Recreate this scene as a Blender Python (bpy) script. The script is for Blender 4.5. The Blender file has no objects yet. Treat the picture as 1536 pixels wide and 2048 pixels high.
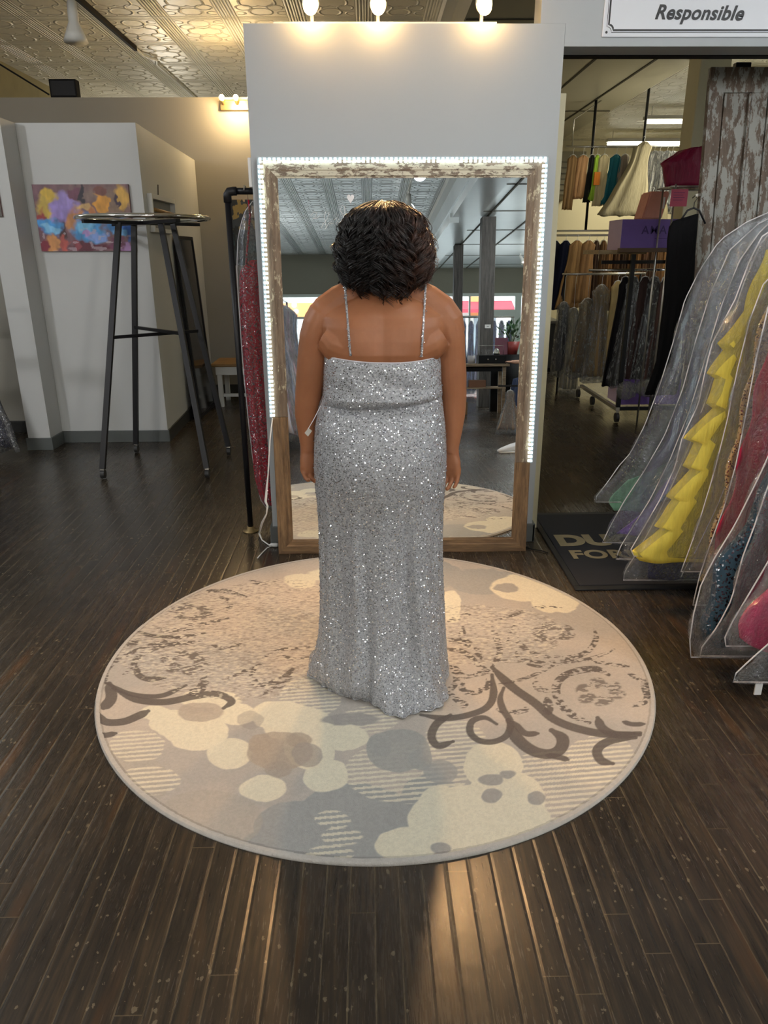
import bpy, bmesh, math, random
import numpy as np
from mathutils import Vector, Matrix

random.seed(7); rng = np.random.default_rng(7)
PI = math.pi
scene = bpy.context.scene
col = scene.collection

# ---------------------------------------------------------------- camera model
F, HC = 1464.0, 1.5                       # focal length in pixels of a 1536x2048 frame, eye height
_yd = np.array([-33, 519, -F]); _yd = _yd/np.linalg.norm(_yd)
_zu = np.array([-21, 4131., F]); _zu = _zu/np.linalg.norm(_zu)
_zu = _zu-_yd*np.dot(_zu, _yd); _zu = _zu/np.linalg.norm(_zu)
_xd = np.cross(_yd, _zu)
MC = np.array([_xd, _yd, _zu])
CAM = np.array([0, 0, HC])
def ray(px, py): return MC @ np.array([px-768, 1024-py, -F])
def fl(px, py, z=0.0):
    d = ray(px, py); return CAM+d*((z-HC)/d[2])
def at(px, py, Y):
    d = ray(px, py); return CAM+d*(Y/d[1])
def projv(P):
    c = (P-CAM) @ MC
    return 768+F*c[:, 0]/-c[:, 2], 1024-F*c[:, 1]/-c[:, 2]

cam_d = bpy.data.cameras.new('camera'); cam = bpy.data.objects.new('camera', cam_d); col.objects.link(cam)
m4 = Matrix.Identity(4)
for i in range(3):
    for j in range(3): m4[i][j] = MC[i, j]
m4[2][3] = HC
cam.matrix_world = m4
cam_d.sensor_fit = 'VERTICAL'; cam_d.sensor_height = 36; cam_d.sensor_width = 27
cam_d.lens = F/2048*36; cam_d.clip_start = 0.05; cam_d.clip_end = 200
scene.camera = cam

# ---------------------------------------------------------------- materials
class NT:
    def __init__(s, name):
        s.m = bpy.data.materials.new(name); s.m.use_nodes = True
        s.t = s.m.node_tree; s.t.nodes.clear()
        s.out = s.n('ShaderNodeOutputMaterial')
    def n(s, typ, **kw):
        nd = s.t.nodes.new(typ)
        for k, v in kw.items(): setattr(nd, k, v)
        return nd
    def l(s, a, b): s.t.links.new(a, b)
    def put(s, sock, v):
        if hasattr(v, 'links') or isinstance(v, bpy.types.NodeSocket): s.l(v, sock)
        else:
            if sock.type == 'RGBA' and len(v) == 3: v = (*v, 1)
            sock.default_value = v
    def math(s, op, a, b=0.0, c=None, clamp=False):
        nd = s.n('ShaderNodeMath', operation=op, use_clamp=clamp)
        s.put(nd.inputs[0], a); s.put(nd.inputs[1], b)
        if c is not None: s.put(nd.inputs[2], c)
        return nd.outputs[0]
    def mix(s, f, a, b, blend='MIX'):
        nd = s.n('ShaderNodeMix', data_type='RGBA', blend_type=blend)
        s.put(nd.inputs[0], f); s.put(nd.inputs[6], a); s.put(nd.inputs[7], b)
        return nd.outputs[2]
    def coord(s, kind='Object', scale=None, rot=None):
        c = s.n('ShaderNodeTexCoord').outputs[kind]
        if scale or rot:
            mp = s.n('ShaderNodeMapping'); s.l(c, mp.inputs[0])
            if scale: mp.inputs['Scale'].default_value = scale
            if rot: mp.inputs['Rotation'].default_value = rot
            return mp.outputs[0]
        return c
    def noise(s, vec, scale, detail=4, rough=.55, dist=0):
        nd = s.n('ShaderNodeTexNoise'); s.l(vec, nd.inputs['Vector'])
        nd.inputs['Scale'].default_value = scale; nd.inputs['Detail'].default_value = detail
        nd.inputs['Roughness'].default_value = rough; nd.inputs['Distortion'].default_value = dist
        return nd.outputs[0]
    def voro(s, vec, scale, feature='F1', out=0):
        nd = s.n('ShaderNodeTexVoronoi', feature=feature); s.l(vec, nd.inputs['Vector'])
        nd.inputs['Scale'].default_value = scale
        return nd.outputs[out]
    def ramp(s, f, stops, interp='LINEAR'):
        nd = s.n('ShaderNodeValToRGB'); nd.color_ramp.interpolation = interp
        e = nd.color_ramp.elements
        while len(e) < len(stops): e.new(.5)
        for el, (p, c) in zip(e, stops):
            el.position = p; el.color = (*c, 1) if len(c) == 3 else c
        s.put(nd.inputs[0], f); return nd.outputs[0]
    def bump(s, h, strength=.3, dist=.01, normal=None):
        nd = s.n('ShaderNodeBump'); nd.inputs['Strength'].default_value = strength
        nd.inputs['Distance'].default_value = dist; s.l(h, nd.inputs['Height'])
        if normal is not None: s.l(normal, nd.inputs['Normal'])
        return nd.outputs[0]
    def bsdf(s, color, rough=.5, metal=0.0, normal=None, spec=None, **kw):
        b = s.n('ShaderNodeBsdfPrincipled')
        s.put(b.inputs['Base Color'], color); s.put(b.inputs['Roughness'], rough); s.put(b.inputs['Metallic'], metal)
        if spec is not None: s.put(b.inputs['Specular IOR Level'], spec)
        if normal is not None: s.l(normal, b.inputs['Normal'])
        for k, v in kw.items(): s.put(b.inputs[k], v)
        return b
    def done(s, sh):
        s.l(sh.outputs[0] if hasattr(sh, 'outputs') else sh, s.out.inputs[0]); return s.m

def srgb(r, g, b):
    f = lambda c: (c/255/12.92) if c/255 <= .04045 else ((c/255+.055)/1.055)**2.4
    return (f(r), f(g), f(b))

def simple(name, color, rough=.5, metal=0.0, noise=0.0, nscale=20, bump=0.0, bscale=60, **kw):
    t = NT(name); v = t.coord()
    c = color
    if noise:
        f = t.noise(v, nscale)
        lo = tuple(x*(1-noise) for x in color); hi = tuple(min(1, x*(1+noise)) for x in color)
        c = t.mix(f, lo, hi)
    nrm = t.bump(t.noise(v, bscale, 3), bump, .004) if bump else None
    return t.done(t.bsdf(c, rough, metal, nrm, **kw))

def emis(name, color, strength):
    t = NT(name); e = t.n('ShaderNodeEmission'); e.inputs[0].default_value = (*color, 1); e.inputs[1].default_value = strength
    return t.done(e)

M = {}
M['wall_white'] = simple('wall_white', (.385, .415, .435), .65, noise=.03, nscale=3, bump=.06, bscale=180)
M['wall_panel'] = simple('wall_panel', (.56, .57, .56), .6, noise=.04, nscale=2.5, bump=.05, bscale=150)
M['wall_taupe'] = simple('wall_taupe', (.33, .31, .265), .7, noise=.05, nscale=2, bump=.05, bscale=150)
M['wall_olive'] = simple('wall_olive', (.16, .16, .125), .7, noise=.05, nscale=2)
M['wall_cream'] = simple('wall_cream', (.62, .55, .36), .7, noise=.04, nscale=2)
M['baseboard'] = simple('baseboard_grey', (.105, .115, .11), .45, noise=.08)
M['baseboard_dark'] = simple('baseboard_dark', (.035, .035, .033), .45)
M['black'] = simple('black_metal', (.006, .006, .008), .42, 0, noise=.2, spec=.35)
M['black_matte'] = simple('black_matte', (.007, .007, .008), .7, spec=.2)
M['chrome'] = simple('chrome', (.75, .74, .7), .12, 1.0)
M['steel'] = simple('dull_steel', (.55, .53, .48), .3, .9)
M['rubber'] = simple('dark_rubber', (.02, .02, .02), .5)
M['white_plastic'] = simple('white_plastic', (.72, .72, .70), .35)
M['white_enamel'] = simple('white_enamel', (.7, .7, .66), .4)
M['brass'] = simple('worn_brass', (.28, .2, .09), .4, .8)
M['seam'] = simple('seam_white', (.72, .70, .72), .4)
M['ink'] = simple('black_ink', (.01, .01, .012), .5)
M['sign_white'] = simple('sign_white', (.66, .69, .74), .4)
M['dark_seam'] = simple('dark_seam', (.04, .035, .02), .8)
M['glow_warm'] = emis('warm_bulb', (1, .60, .20), 90)
M['glow_white'] = emis('white_bulb', (1, .97, .92), 14)
M['glow_tube'] = emis('fluorescent_tube', (1, .97, .78), 9)
M['led'] = emis('led_glow', (.78, .97, 1.0), 5.5)
M['cream_col'] = simple('cream_paint', (.50, .46, .30), .5, noise=.05)
M['panel_ceiling'] = simple('ceiling_panel', (.40, .385, .31), .38, noise=.05, nscale=3)

def wood(name, dark, light, rough=.5, axis='Z', scale=9, chips=None, chip_lo=.5, csc=22):
    t = NT(name); sc = {'Z': (6, 6, .5), 'X': (.5, 6, 6), 'Y': (6, .5, 6)}[axis]
    v = t.coord(scale=sc)
    n1 = t.noise(v, scale, 6, .65, .6); n2 = t.noise(v, scale*4, 4, .6)
    f = t.math('ADD', t.math('MULTIPLY', n1, .7), t.math('MULTIPLY', n2, .3))
    c = t.ramp(f, [(.35, dark), (.65, light)])
    if chips:
        v2 = t.coord(scale={'Z': (1.6, 1.6, .55), 'X': (.55, 1.6, 1.6), 'Y': (1.6, .55, 1.6)}[axis])
        ch = t.ramp(t.noise(v2, csc, 8, .75, .15), [(chip_lo, (0, 0, 0)), (chip_lo+.035, (1, 1, 1))])
        c = t.mix(ch, c, chips)
    return t.done(t.bsdf(c, rough, 0, t.bump(f, .35, .004)))
M['frame_x'] = wood('weathered_frame_wood', srgb(84, 62, 40), srgb(150, 118, 82), .6, 'X', 8)
M['frame_z'] = wood('weathered_frame_wood_upright', srgb(84, 62, 40), srgb(152, 120, 84), .6, 'Z', 8)
M['frame_top'] = wood('painted_frame_wood', srgb(92, 78, 64), srgb(140, 122, 104), .6, 'X', 8, chips=srgb(205, 198, 176), chip_lo=.47)
M['frame_side'] = wood('painted_frame_wood_upright', srgb(92, 76, 60), srgb(145, 124, 102), .6, 'Z', 8, chips=srgb(190, 178, 150), chip_lo=.56)
M['old_door'] = wood('peeling_painted_door', srgb(78, 66, 54), srgb(108, 92, 78), .65, 'Z', 5, chips=srgb(146, 146, 140), chip_lo=.49, csc=13)
M['desk_wood'] = wood('desk_wood', srgb(95, 80, 62), srgb(160, 140, 112), .5, 'X', 6)
M['grey_wood'] = wood('grey_barn_wood', srgb(44, 42, 42), srgb(96, 92, 88), .6, 'Z', 4)
M['bench_wood'] = wood('oak_bench_wood', srgb(120, 88, 44), srgb(165, 128, 72), .4, 'X', 6)
M['shelf_wood'] = wood('shelf_wood', srgb(120, 100, 70), srgb(170, 148, 110), .5, 'X', 6)

# dark stained hardwood strip floor
def floor_mat():
    t = NT('dark_strip_floor'); v = t.coord()
    sx = t.n('ShaderNodeSeparateXYZ'); t.l(v, sx.inputs[0])
    X, Y = sx.outputs[0], sx.outputs[1]
    W = .061
    u = t.math('DIVIDE', X, W); bi = t.math('FLOOR', u); fr = t.math('FRACT', u)
    wn = t.n('ShaderNodeTexWhiteNoise', noise_dimensions='1D'); t.l(bi, wn.inputs['W']); r1 = wn.outputs[0]
    yy = t.math('ADD', t.math('DIVIDE', Y, 1.15), t.math('MULTIPLY', r1, 17.3))
    yi = t.math('FLOOR', yy); yf = t.math('FRACT', yy)
    wn2 = t.n('ShaderNodeTexWhiteNoise', noise_dimensions='2D')
    cb = t.n('ShaderNodeCombineXYZ'); t.l(bi, cb.inputs[0]); t.l(yi, cb.inputs[1]); t.l(cb.outputs[0], wn2.inputs[0])
    r2 = wn2.outputs[0]
    # offset the grain per board
    cb2 = t.n('ShaderNodeCombineXYZ')
    t.l(t.math('MULTIPLY', X, 9), cb2.inputs[0])
    t.l(t.math('ADD', t.math('MULTIPLY', Y, .55), t.math('MULTIPLY', r2, 31)), cb2.inputs[1]); t.l(t.math('MULTIPLY', r2, 9), cb2.inputs[2])
    g1 = t.noise(cb2.outputs[0], 6, 7, .68, .5); g2 = t.noise(cb2.outputs[0], 26, 4, .6)
    base = t.ramp(g1, [(.3, srgb(38, 34, 29)), (.5, srgb(60, 52, 42)), (.72, srgb(90, 75, 55))])
    base = t.mix(t.math('MULTIPLY', r2, .75), base, t.ramp(g2, [(.3, srgb(42, 38, 34)), (.7, srgb(70, 61, 50))]))
    # amber worn boards
    big = t.noise(t.coord(scale=(5.0, .55, 1)), 2.4, 3, .5)
    amber = t.math('MULTIPLY', t.ramp(big, [(.58, (0, 0, 0)), (.72, (1, 1, 1))]), t.math('GREATER_THAN', r2, .45))
    base = t.mix(t.math('MULTIPLY', amber, .62), base, srgb(98, 70, 42))
    st = t.ramp(t.noise(t.coord(scale=(1, .6, 1)), 1.7, 5, .6), [(.38, (.55, .56, .60)), (.60, (1, 1, 1))])
    base = t.mix(1.0, base, st, 'MULTIPLY')
    # pale dusty joints
    edge = t.math('MINIMUM', fr, t.math('SUBTRACT', 1.0, fr))
    jn = t.noise(t.coord(scale=(14, 1.2, 1)), 7, 4, .7)
    jw = t.math('MULTIPLY', t.math('LESS_THAN', edge, t.math('MULTIPLY_ADD', jn, .052, -.002)), t.ramp(jn, [(.30, (.12, .12, .12)), (.60, (.85, .85, .85))]))
    ej = t.math('MULTIPLY', t.math('LESS_THAN', yf, .0022), .5)
    base = t.mix(t.math('MULTIPLY', t.math('MAXIMUM', jw, ej), .8), base, srgb(122, 108, 84))
    gap = t.math('LESS_THAN', edge, .011)
    base = t.mix(t.math('MULTIPLY', gap, .55), base, srgb(24, 21, 18))
    # scratches and paint specks
    sp = t.voro(t.coord(scale=(1, .6, 1), rot=(0, 0, .3)), 44); spn = t.noise(t.coord(), 3.2, 4)
    speck = t.math('MULTIPLY', t.math('LESS_THAN', t.math('ADD', sp, t.math('MULTIPLY', t.noise(t.coord(), 75, 3, .7), .75)), t.math('MULTIPLY_ADD', spn, .55, .20)), t.math('GREATER_THAN', spn, .47))
    base = t.mix(t.math('MULTIPLY', speck, .42), base, srgb(142, 130, 106))
    scr = t.noise(t.coord(scale=(1.0, .22, 1), rot=(0, 0, .12)), 60, 3, .6, .8)
    scm = t.math('MULTIPLY', t.ramp(scr, [(.67, (0, 0, 0)), (.70, (1, 1, 1))]), t.ramp(t.noise(t.coord(), 2.1, 3), [(.49, (0, 0, 0)), (.65, (1, 1, 1))]))
    base = t.mix(t.math('MULTIPLY', scm, .55), base, srgb(140, 124, 100))
    lowf = t.noise(t.coord(), 1.3, 4)
    rough = t.math('ADD', t.math('MULTIPLY_ADD', g2, .14, .12), t.math('MULTIPLY', lowf, .14))
    h = t.math('ADD', t.math('MULTIPLY', g1, .22), t.math('MULTIPLY', t.math('MINIMUM', t.math('MULTIPLY', edge, 9.0), 1.0), .8))
    rip = t.noise(t.coord(scale=(1, 1, 1)), 16, 2)
    h = t.math('ADD', h, t.math('MULTIPLY', rip, .8))
    return t.done(t.bsdf(base, rough, 0, t.bump(h, .30, .0025), spec=.5))
M['floor'] = floor_mat()

# pressed tin ceiling: ribs, cross ribs and curled motifs in relief
def tin_mat(name, color, px=.61, py=.86, rough=.40, metal=.25, bst=.75):
    t = NT(name); v = t.coord(); sx = t.n('ShaderNodeSeparateXYZ'); t.l(v, sx.inputs[0])
    u = t.math('FRACT', t.math('DIVIDE', sx.outputs[0], px)); w = t.math('FRACT', t.math('DIVIDE', sx.outputs[1], py))
    du = t.math('ABSOLUTE', t.math('SUBTRACT', u, .5)); dw = t.math('ABSOLUTE', t.math('SUBTRACT', w, .5))
    inrib = t.math('GREATER_THAN', du, .36)
    ribs = t.math('MULTIPLY', t.math('POWER', t.math('ABSOLUTE', t.math('SINE', t.math('MULTIPLY', du, PI/.046))), .6), inrib)
    xr = t.math('MULTIPLY', t.math('GREATER_THAN', dw, .43), t.math('LESS_THAN', du, .5))
    xrib = t.math('MULTIPLY', t.math('ABSOLUTE', t.math('SINE', t.math('MULTIPLY', dw, PI/.035))), t.math('MULTIPLY', xr, .8))
    # curls: rings around mirrored centres
    def ring(cx, cy, r, wd):
        a = t.math('DIVIDE', t.math('SUBTRACT', du, cx), 1.0); b = t.math('MULTIPLY', t.math('SUBTRACT', dw, cy), 1.35)
        d = t.math('SQRT', t.math('ADD', t.math('MULTIPLY', a, a), t.math('MULTIPLY', b, b)))
        k = t.math('DIVIDE', t.math('ABSOLUTE', t.math('SUBTRACT', d, r)), wd)
        return t.math('SUBTRACT', 1.0, k, clamp=True)
    cur = ring(.0, .30, .16, .028)
    for a in ((.22, .16, .11, .022), (.10, .02, .15, .022), (.30, .34, .07, .02), (.02, .48, .12, .02)):
        cur = t.math('MAXIMUM', cur, ring(*a))
    inner = t.math('MULTIPLY', t.math('LESS_THAN', du, .35), t.math('LESS_THAN', dw, .42))
    cur = t.math('MULTIPLY', cur, inner)
    lip = t.math('MULTIPLY', inner, -.5)
    h = t.math('ADD', t.math('ADD', t.math('ADD', ribs, xrib), t.math('MULTIPLY', cur, .9)), lip)
    h = t.math('ADD', h, t.math('MULTIPLY', t.noise(v, 5, 3), .5))
    nrm = t.bump(h, bst, .03)
    return t.done(t.bsdf(color, rough, metal, nrm))
M['tin'] = tin_mat('pressed_tin', (.76, .73, .63), metal=.05)
M['tin_grey'] = tin_mat('pressed_tin_silver', (.82, .86, .88), .61, .61, .3, .15, 1.3)

def plastic_mat(name, tint=(.93, .94, .97), haze=.10, gloss=.42, scale=1.0, col2=(.75, .8, .86)):
    t = NT(name); v = t.coord(scale=(3, 3, 1.2))
    n1 = t.noise(v, 9*scale, 5, .62, 1.6); n2 = t.noise(t.coord(scale=(2.2, 2.2, 1), rot=(0, .55, 0)), 26*scale, 3, .5, 1.0); n3 = t.noise(t.coord(scale=(1, 1, .8), rot=(0, .5, 0)), 70*scale, 2, .5)
    rd = lambda q, p: t.math('POWER', t.math('SUBTRACT', 1.0, t.math('MULTIPLY', t.math('ABSOLUTE', t.math('SUBTRACT', q, .5)), 3.0), clamp=True), p)
    h = t.math('ADD', t.math('ADD', t.math('MULTIPLY', rd(n1, 2.0), 1.0), t.math('MULTIPLY', rd(n2, 3.0), .55)), t.math('MULTIPLY', n3, .22))
    nrm = t.bump(h, 1.0, .022)
    tr = t.n('ShaderNodeBsdfTransparent'); tr.inputs[0].default_value = (*tint, 1)
    gl = t.n('ShaderNodeBsdfGlossy'); gl.inputs['Roughness'].default_value = .12; gl.inputs[0].default_value = (.95, .97, 1, 1); t.l(nrm, gl.inputs['Normal'])
    df = t.n('ShaderNodeBsdfDiffuse'); df.inputs[0].default_value = (*col2, 1); t.l(nrm, df.inputs['Normal'])
    lw = t.n('ShaderNodeLayerWeight'); lw.inputs[0].default_value = .35; t.l(nrm, lw.inputs['Normal'])
    m1 = t.n('ShaderNodeMixShader'); t.l(t.math('MULTIPLY_ADD', lw.outputs['Facing'], gloss, .11, clamp=True), m1.inputs[0])
    t.l(tr.outputs[0], m1.inputs[1]); t.l(gl.outputs[0], m1.inputs[2])
    hz = t.math('MULTIPLY', t.ramp(n1, [(.45, (.15, .15, .15)), (.66, (1.6, 1.6, 1.6))]), haze)
    hz = t.math('ADD', hz, t.math('MULTIPLY', lw.outputs['Facing'], haze*.5), clamp=True)
    m2 = t.n('ShaderNodeMixShader'); t.l(hz, m2.inputs[0]); t.l(m1.outputs[0], m2.inputs[1]); t.l(df.outputs[0], m2.inputs[2])
    return t.done(m2)
M['plastic'] = plastic_mat('clear_garment_plastic', tint=(.965, .97, .985), haze=.11, col2=(.8, .86, .93))
M['plastic_thin'] = plastic_mat('thin_garment_plastic', haze=.06, gloss=.25)
M['plastic_far'] = plastic_mat('cloudy_garment_plastic', haze=.26, gloss=.4, col2=(.62, .62, .58))

_cl = {}
def cloth(rgb, rough=.75, sparkle=False, fold=.4):
    key = (rgb, rough, sparkle)
    if key in _cl: return _cl[key]
    t = NT('fabric_%d_%d_%d' % rgb); c = srgb(*rgb); v = t.coord(scale=(9, 9, 1.3))
    n = t.noise(v, 6, 4); cc = t.mix(n, tuple(x*.72 for x in c), tuple(min(1, x*1.2) for x in c))
    nn = t.bump(n, fold, .02)
    if sparkle:
        vo = t.n('ShaderNodeTexVoronoi'); t.l(t.coord(), vo.inputs['Vector']); vo.inputs['Scale'].default_value = 170
        sp = t.math('GREATER_THAN', t.n('ShaderNodeTexWhiteNoise', noise_dimensions='3D').outputs[0], 2)
        wn = t.n('ShaderNodeTexWhiteNoise', noise_dimensions='3D'); t.l(vo.outputs['Position'], wn.inputs[0])
        sp = t.math('GREATER_THAN', wn.outputs[0], .72)
        nm = t.n('ShaderNodeMix', data_type='VECTOR'); nm.inputs[0].default_value = .35
        ge = t.n('ShaderNodeNewGeometry'); t.l(ge.outputs['Normal'], nm.inputs[4])
        vm = t.n('ShaderNodeVectorMath', operation='MULTIPLY_ADD'); t.l(wn.outputs[1], vm.inputs[0]); vm.inputs[1].default_value = (2, 2, 2); vm.inputs[2].default_value = (-1, -1, -1)
        t.l(vm.outputs[0], nm.inputs[5]); nz = t.n('ShaderNodeVectorMath', operation='NORMALIZE'); t.l(nm.outputs[1], nz.inputs[0])
        a = t.bsdf(cc, rough, 0, nn, spec=.3); b = t.bsdf(t.mix(.45, cc, (.9, .9, .95)), .2, 1, nz.outputs[0])
        mx = t.n('ShaderNodeMixShader'); t.l(sp, mx.inputs[0]); t.l(a.outputs[0], mx.inputs[1]); t.l(b.outputs[0], mx.inputs[2])
        _cl[key] = t.done(mx)
    else:
        _cl[key] = t.done(t.bsdf(cc, rough, 0, nn, spec=.12 if sum(rgb) < 120 else .4))
    return _cl[key]

# ---------------------------------------------------------------- mesh helpers
class MB:
    def __init__(s): s.v = []; s.f = []
    def add(s, v, f):
        o = len(s.v); s.v += [tuple(p) for p in v]; s.f += [tuple(i+o for i in q) for q in f]; return s
    def box(s, x0, y0, z0, x1, y1, z1, b=0.0):
        if b:
            bm = bmesh.new(); bmesh.ops.create_cube(bm, size=1)
            for q in bm.verts:
                q.co = ((x0+x1)/2+q.co.x*(x1-x0), (y0+y1)/2+q.co.y*(y1-y0), (z0+z1)/2+q.co.z*(z1-z0))
            bmesh.ops.bevel(bm, geom=bm.edges[:], offset=b, segments=2, affect='EDGES', profile=.5)
            s.bm(bm); return s
        v = [(x0, y0, z0), (x1, y0, z0), (x1, y1, z0), (x0, y1, z0), (x0, y0, z1), (x1, y0, z1), (x1, y1, z1), (x0, y1, z1)]
        return s.add(v, [(0, 3, 2, 1), (4, 5, 6, 7), (0, 1, 5, 4), (1, 2, 6, 5), (2, 3, 7, 6), (3, 0, 4, 7)])
    def bm(s, bm):
        bm.verts.ensure_lookup_table(); bm.verts.index_update()
        s.add([q.co[:] for q in bm.verts], [[q.index for q in f.verts] for f in bm.faces]); bm.free()
    def tube(s, pts, r, n=8, closed=False, cap=True):
        pts = [Vector(p) for p in pts]; k = len(pts); rr = r if isinstance(r, (list, tuple, np.ndarray)) else [r]*k
        vs, fs = [], []; up = None
        for i, p in enumerate(pts):
            if closed: d = pts[(i+1) % k]-pts[i-1]
            else: d = pts[min(i+1, k-1)]-pts[max(i-1, 0)]
            d = d.normalized() if d.length > 1e-9 else Vector((0, 0, 1))
            if up is None:
                up = Vector((0, 0, 1)) if abs(d.z) < .9 else Vector((1, 0, 0))
            a = (up-d*up.dot(d)).normalized(); b = d.cross(a); up = a
            for j in range(n):
                t = 2*PI*j/n; vs.append(p+(a*math.cos(t)+b*math.sin(t))*rr[i])
        m = k if closed else k-1
        for i in range(m):
            for j in range(n):
                i2 = (i+1) % k; j2 = (j+1) % n
                fs.append((i*n+j, i*n+j2, i2*n+j2, i2*n+j))
        if cap and not closed:
            fs.append(tuple(range(n-1, -1, -1))); fs.append(tuple((k-1)*n+j for j in range(n)))
        return s.add(vs, fs)
    def bar(s, a, b, w, h=None):
        """rectangular bar from a to b"""
        a, b = Vector(a), Vector(b); h = h or w; d = (b-a).normalized()
        up = Vector((0, 0, 1)) if abs(d.z) < .9 else Vector((0, 1, 0))
        x = d.cross(up).normalized(); y = x.cross(d)
        v = [p+x*(i*w/2)+y*(j*h/2) for p in (a, b) for i, j in ((-1, -1), (1, -1), (1, 1), (-1, 1))]
        return s.add(v, [(0, 1, 2, 3), (7, 6, 5, 4), (0, 4, 5, 1), (1, 5, 6, 2), (2, 6, 7, 3), (3, 7, 4, 0)])
    def ball(s, c, r, seg=16, rings=10):
        rx, ry, rz = r if isinstance(r, (tuple, list)) else (r, r, r)
        rows = []
        for i in range(rings+1):
            th = PI*i/rings
            rows.append([(c[0]+rx*math.sin(th)*math.cos(2*PI*j/seg), c[1]+ry*math.sin(th)*math.sin(2*PI*j/seg), c[2]+rz*math.cos(th)) for j in range(seg)])
        return s.grid(rows, wrap=True)
    def grid(s, rows, wrap=False, capends=False):
        n = len(rows[0]); vs = [p for r in rows for p in r]; fs = []
        for i in range(len(rows)-1):
            for j in range(n if wrap else n-1):
                j2 = (j+1) % n
                fs.append((i*n+j, (i+1)*n+j, (i+1)*n+j2, i*n+j2))
        if capends:
            fs.append(tuple(range(n))); fs.append(tuple((len(rows)-1)*n+j for j in range(n-1, -1, -1)))
        return s.add(vs, fs)
    def lathe(s, c, prof, n=24):
        rows = [[(c[0]+r*math.cos(2*PI*j/n), c[1]+r*math.sin(2*PI*j/n), c[2]+z) for j in range(n)] for r, z in prof]
        return s.grid(rows, wrap=True)
    def build(s, name, mat, parent=None, smooth=False, weld=False):
        me = bpy.data.meshes.new(name); me.from_pydata([tuple(map(float, p)) for p in s.v], [], s.f); me.update()
        bm = bmesh.new(); bm.from_mesh(me)
        if weld: bmesh.ops.remove_doubles(bm, verts=bm.verts[:], dist=1e-5)
        bmesh.ops.recalc_face_normals(bm, faces=bm.faces[:]); bm.to_mesh(me); bm.free()
        if smooth: me.polygons.foreach_set('use_smooth', [True]*len(me.polygons))
        o = bpy.data.objects.new(name, me); col.objects.link(o)
        if mat: me.materials.append(mat)
        if parent: link_parent(o, parent)
        return o

def link_parent(o, parent):
    o.parent = parent
    # parents are unrotated empties or meshes: keep the world position
    w = Vector((0, 0, 0)); p = parent
    while p: w += p.location; p = p.parent
    o.location = o.location-w

def empty(name, loc, label, cat, group=None):
    o = bpy.data.objects.new(name, None); col.objects.link(o); o.location = loc; o.empty_display_size = .05
    return tag(o, label, cat, group)
def tag(o, label, cat, group=None, kind=None):
    o['label'] = label; o['category'] = cat
    if group: o['group'] = group
    if kind: o['kind'] = kind
    return o
def struct(name, mb, mat, smooth=False):
    o = mb.build(name, mat, None, smooth); o['kind'] = 'structure'; return o
def copy_tree(o, parent=None):
    c = o.copy(); col.objects.link(c)
    if parent: c.parent = parent
    for ch in list(o.children): copy_tree(ch, c)
    return c

def vnoise(u, v, seed=0, octv=3):
    """smooth 2-D value noise, arrays in, -1..1 out"""
    out = 0; amp = 1; tot = 0
    for k in range(octv):
        r = np.random.default_rng(seed*13+k).random((64, 64))
        a = u*(2**k); b = v*(2**k); i = np.floor(a).astype(int); j = np.floor(b).astype(int)
        fa = a-i; fb = b-j; fa = fa*fa*(3-2*fa); fb = fb*fb*(3-2*fb)
        g = lambda x, y: r[x % 64, y % 64]
        out = out+amp*((g(i, j)*(1-fa)+g(i+1, j)*fa)*(1-fb)+(g(i, j+1)*(1-fa)+g(i+1, j+1)*fa)*fb); tot += amp; amp *= .5
    return out/tot*2-1

def text_mesh(name, body, size, mat, parent, origin, ux, uy, bold=0.0, shear=0.0, spacing=1.0, depth=.001):
    cu = bpy.data.curves.new(name, 'FONT'); cu.body = body; cu.size = size; cu.offset = bold; cu.shear = shear
    cu.space_character = spacing; cu.extrude = depth
    o = bpy.data.objects.new(name, cu); col.objects.link(o); bpy.context.view_layer.update()
    me = bpy.data.meshes.new_from_object(o.evaluated_get(bpy.context.evaluated_depsgraph_get()))
    bpy.data.objects.remove(o)
    ux = Vector(ux).normalized(); uy = Vector(uy).normalized(); uz = ux.cross(uy)
    mt = Matrix((ux, uy, uz)).transposed().to_4x4(); mt.translation = Vector(origin)
    me.transform(mt); me.materials.clear(); me.materials.append(mat)
    o = bpy.data.objects.new(name, me); col.objects.link(o)
    if parent: link_parent(o, parent)
    return o

# ================================================================ THE SETTING
WY = 3.723                                     # front face of the mirror wall
b = MB().box(-6, -14, -.1, 8.5, 16, 0); struct('floor', b, M['floor'])
# ceilings
b = MB().box(-6, 3.3, 3.5, .75, 16, 3.58).box(3.05, 3.9, 3.5, 8.5, 16, 3.58); struct('ceiling', b, M['tin'])
b = MB().box(-6, -14, 3.5, 1.3, 3.3, 3.58); struct('ceiling', b, M['tin_grey'])
b = MB().box(.75, 3.3, 3.15, 3.05, 16, 3.6); struct('ceiling', b, M['panel_ceiling'])
M['panel_silver'] = simple('silver_ceiling_panel', (.72, .78, .80), .26, .2, noise=.05, nscale=3)
b = MB().box(1.3, -14, 3.12, 8.5, 3.3, 3.6); struct('ceiling', b, M['panel_silver'])
b = MB().box(1.32, -14, 2.98, 1.72, 3.2, 3.119)
for y in (-9.5, -5.2, -1.0): b.box(1.28, y, 2.9, 1.42, y+.5, 3.04)
struct('trim_1', b, M['panel_silver'])
b = MB()
for x in (2.08, 2.64): b.box(x, 3.95, 3.143, x+.022, 15.9, 3.1495)
for y in (6.4, 10.2, 13.8): b.box(.76, y, 3.144, 3.04, y+.014, 3.1495)
for x in (1.97, 2.72): b.box(x, -13.9, 3.108, x+.028, 3.2, 3.1195)
for y in range(-13, 3, 2): b.box(1.73, y, 3.112, 8.4, y+.012, 3.1195)
struct('trim_2', b, M['dark_seam'])
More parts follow.
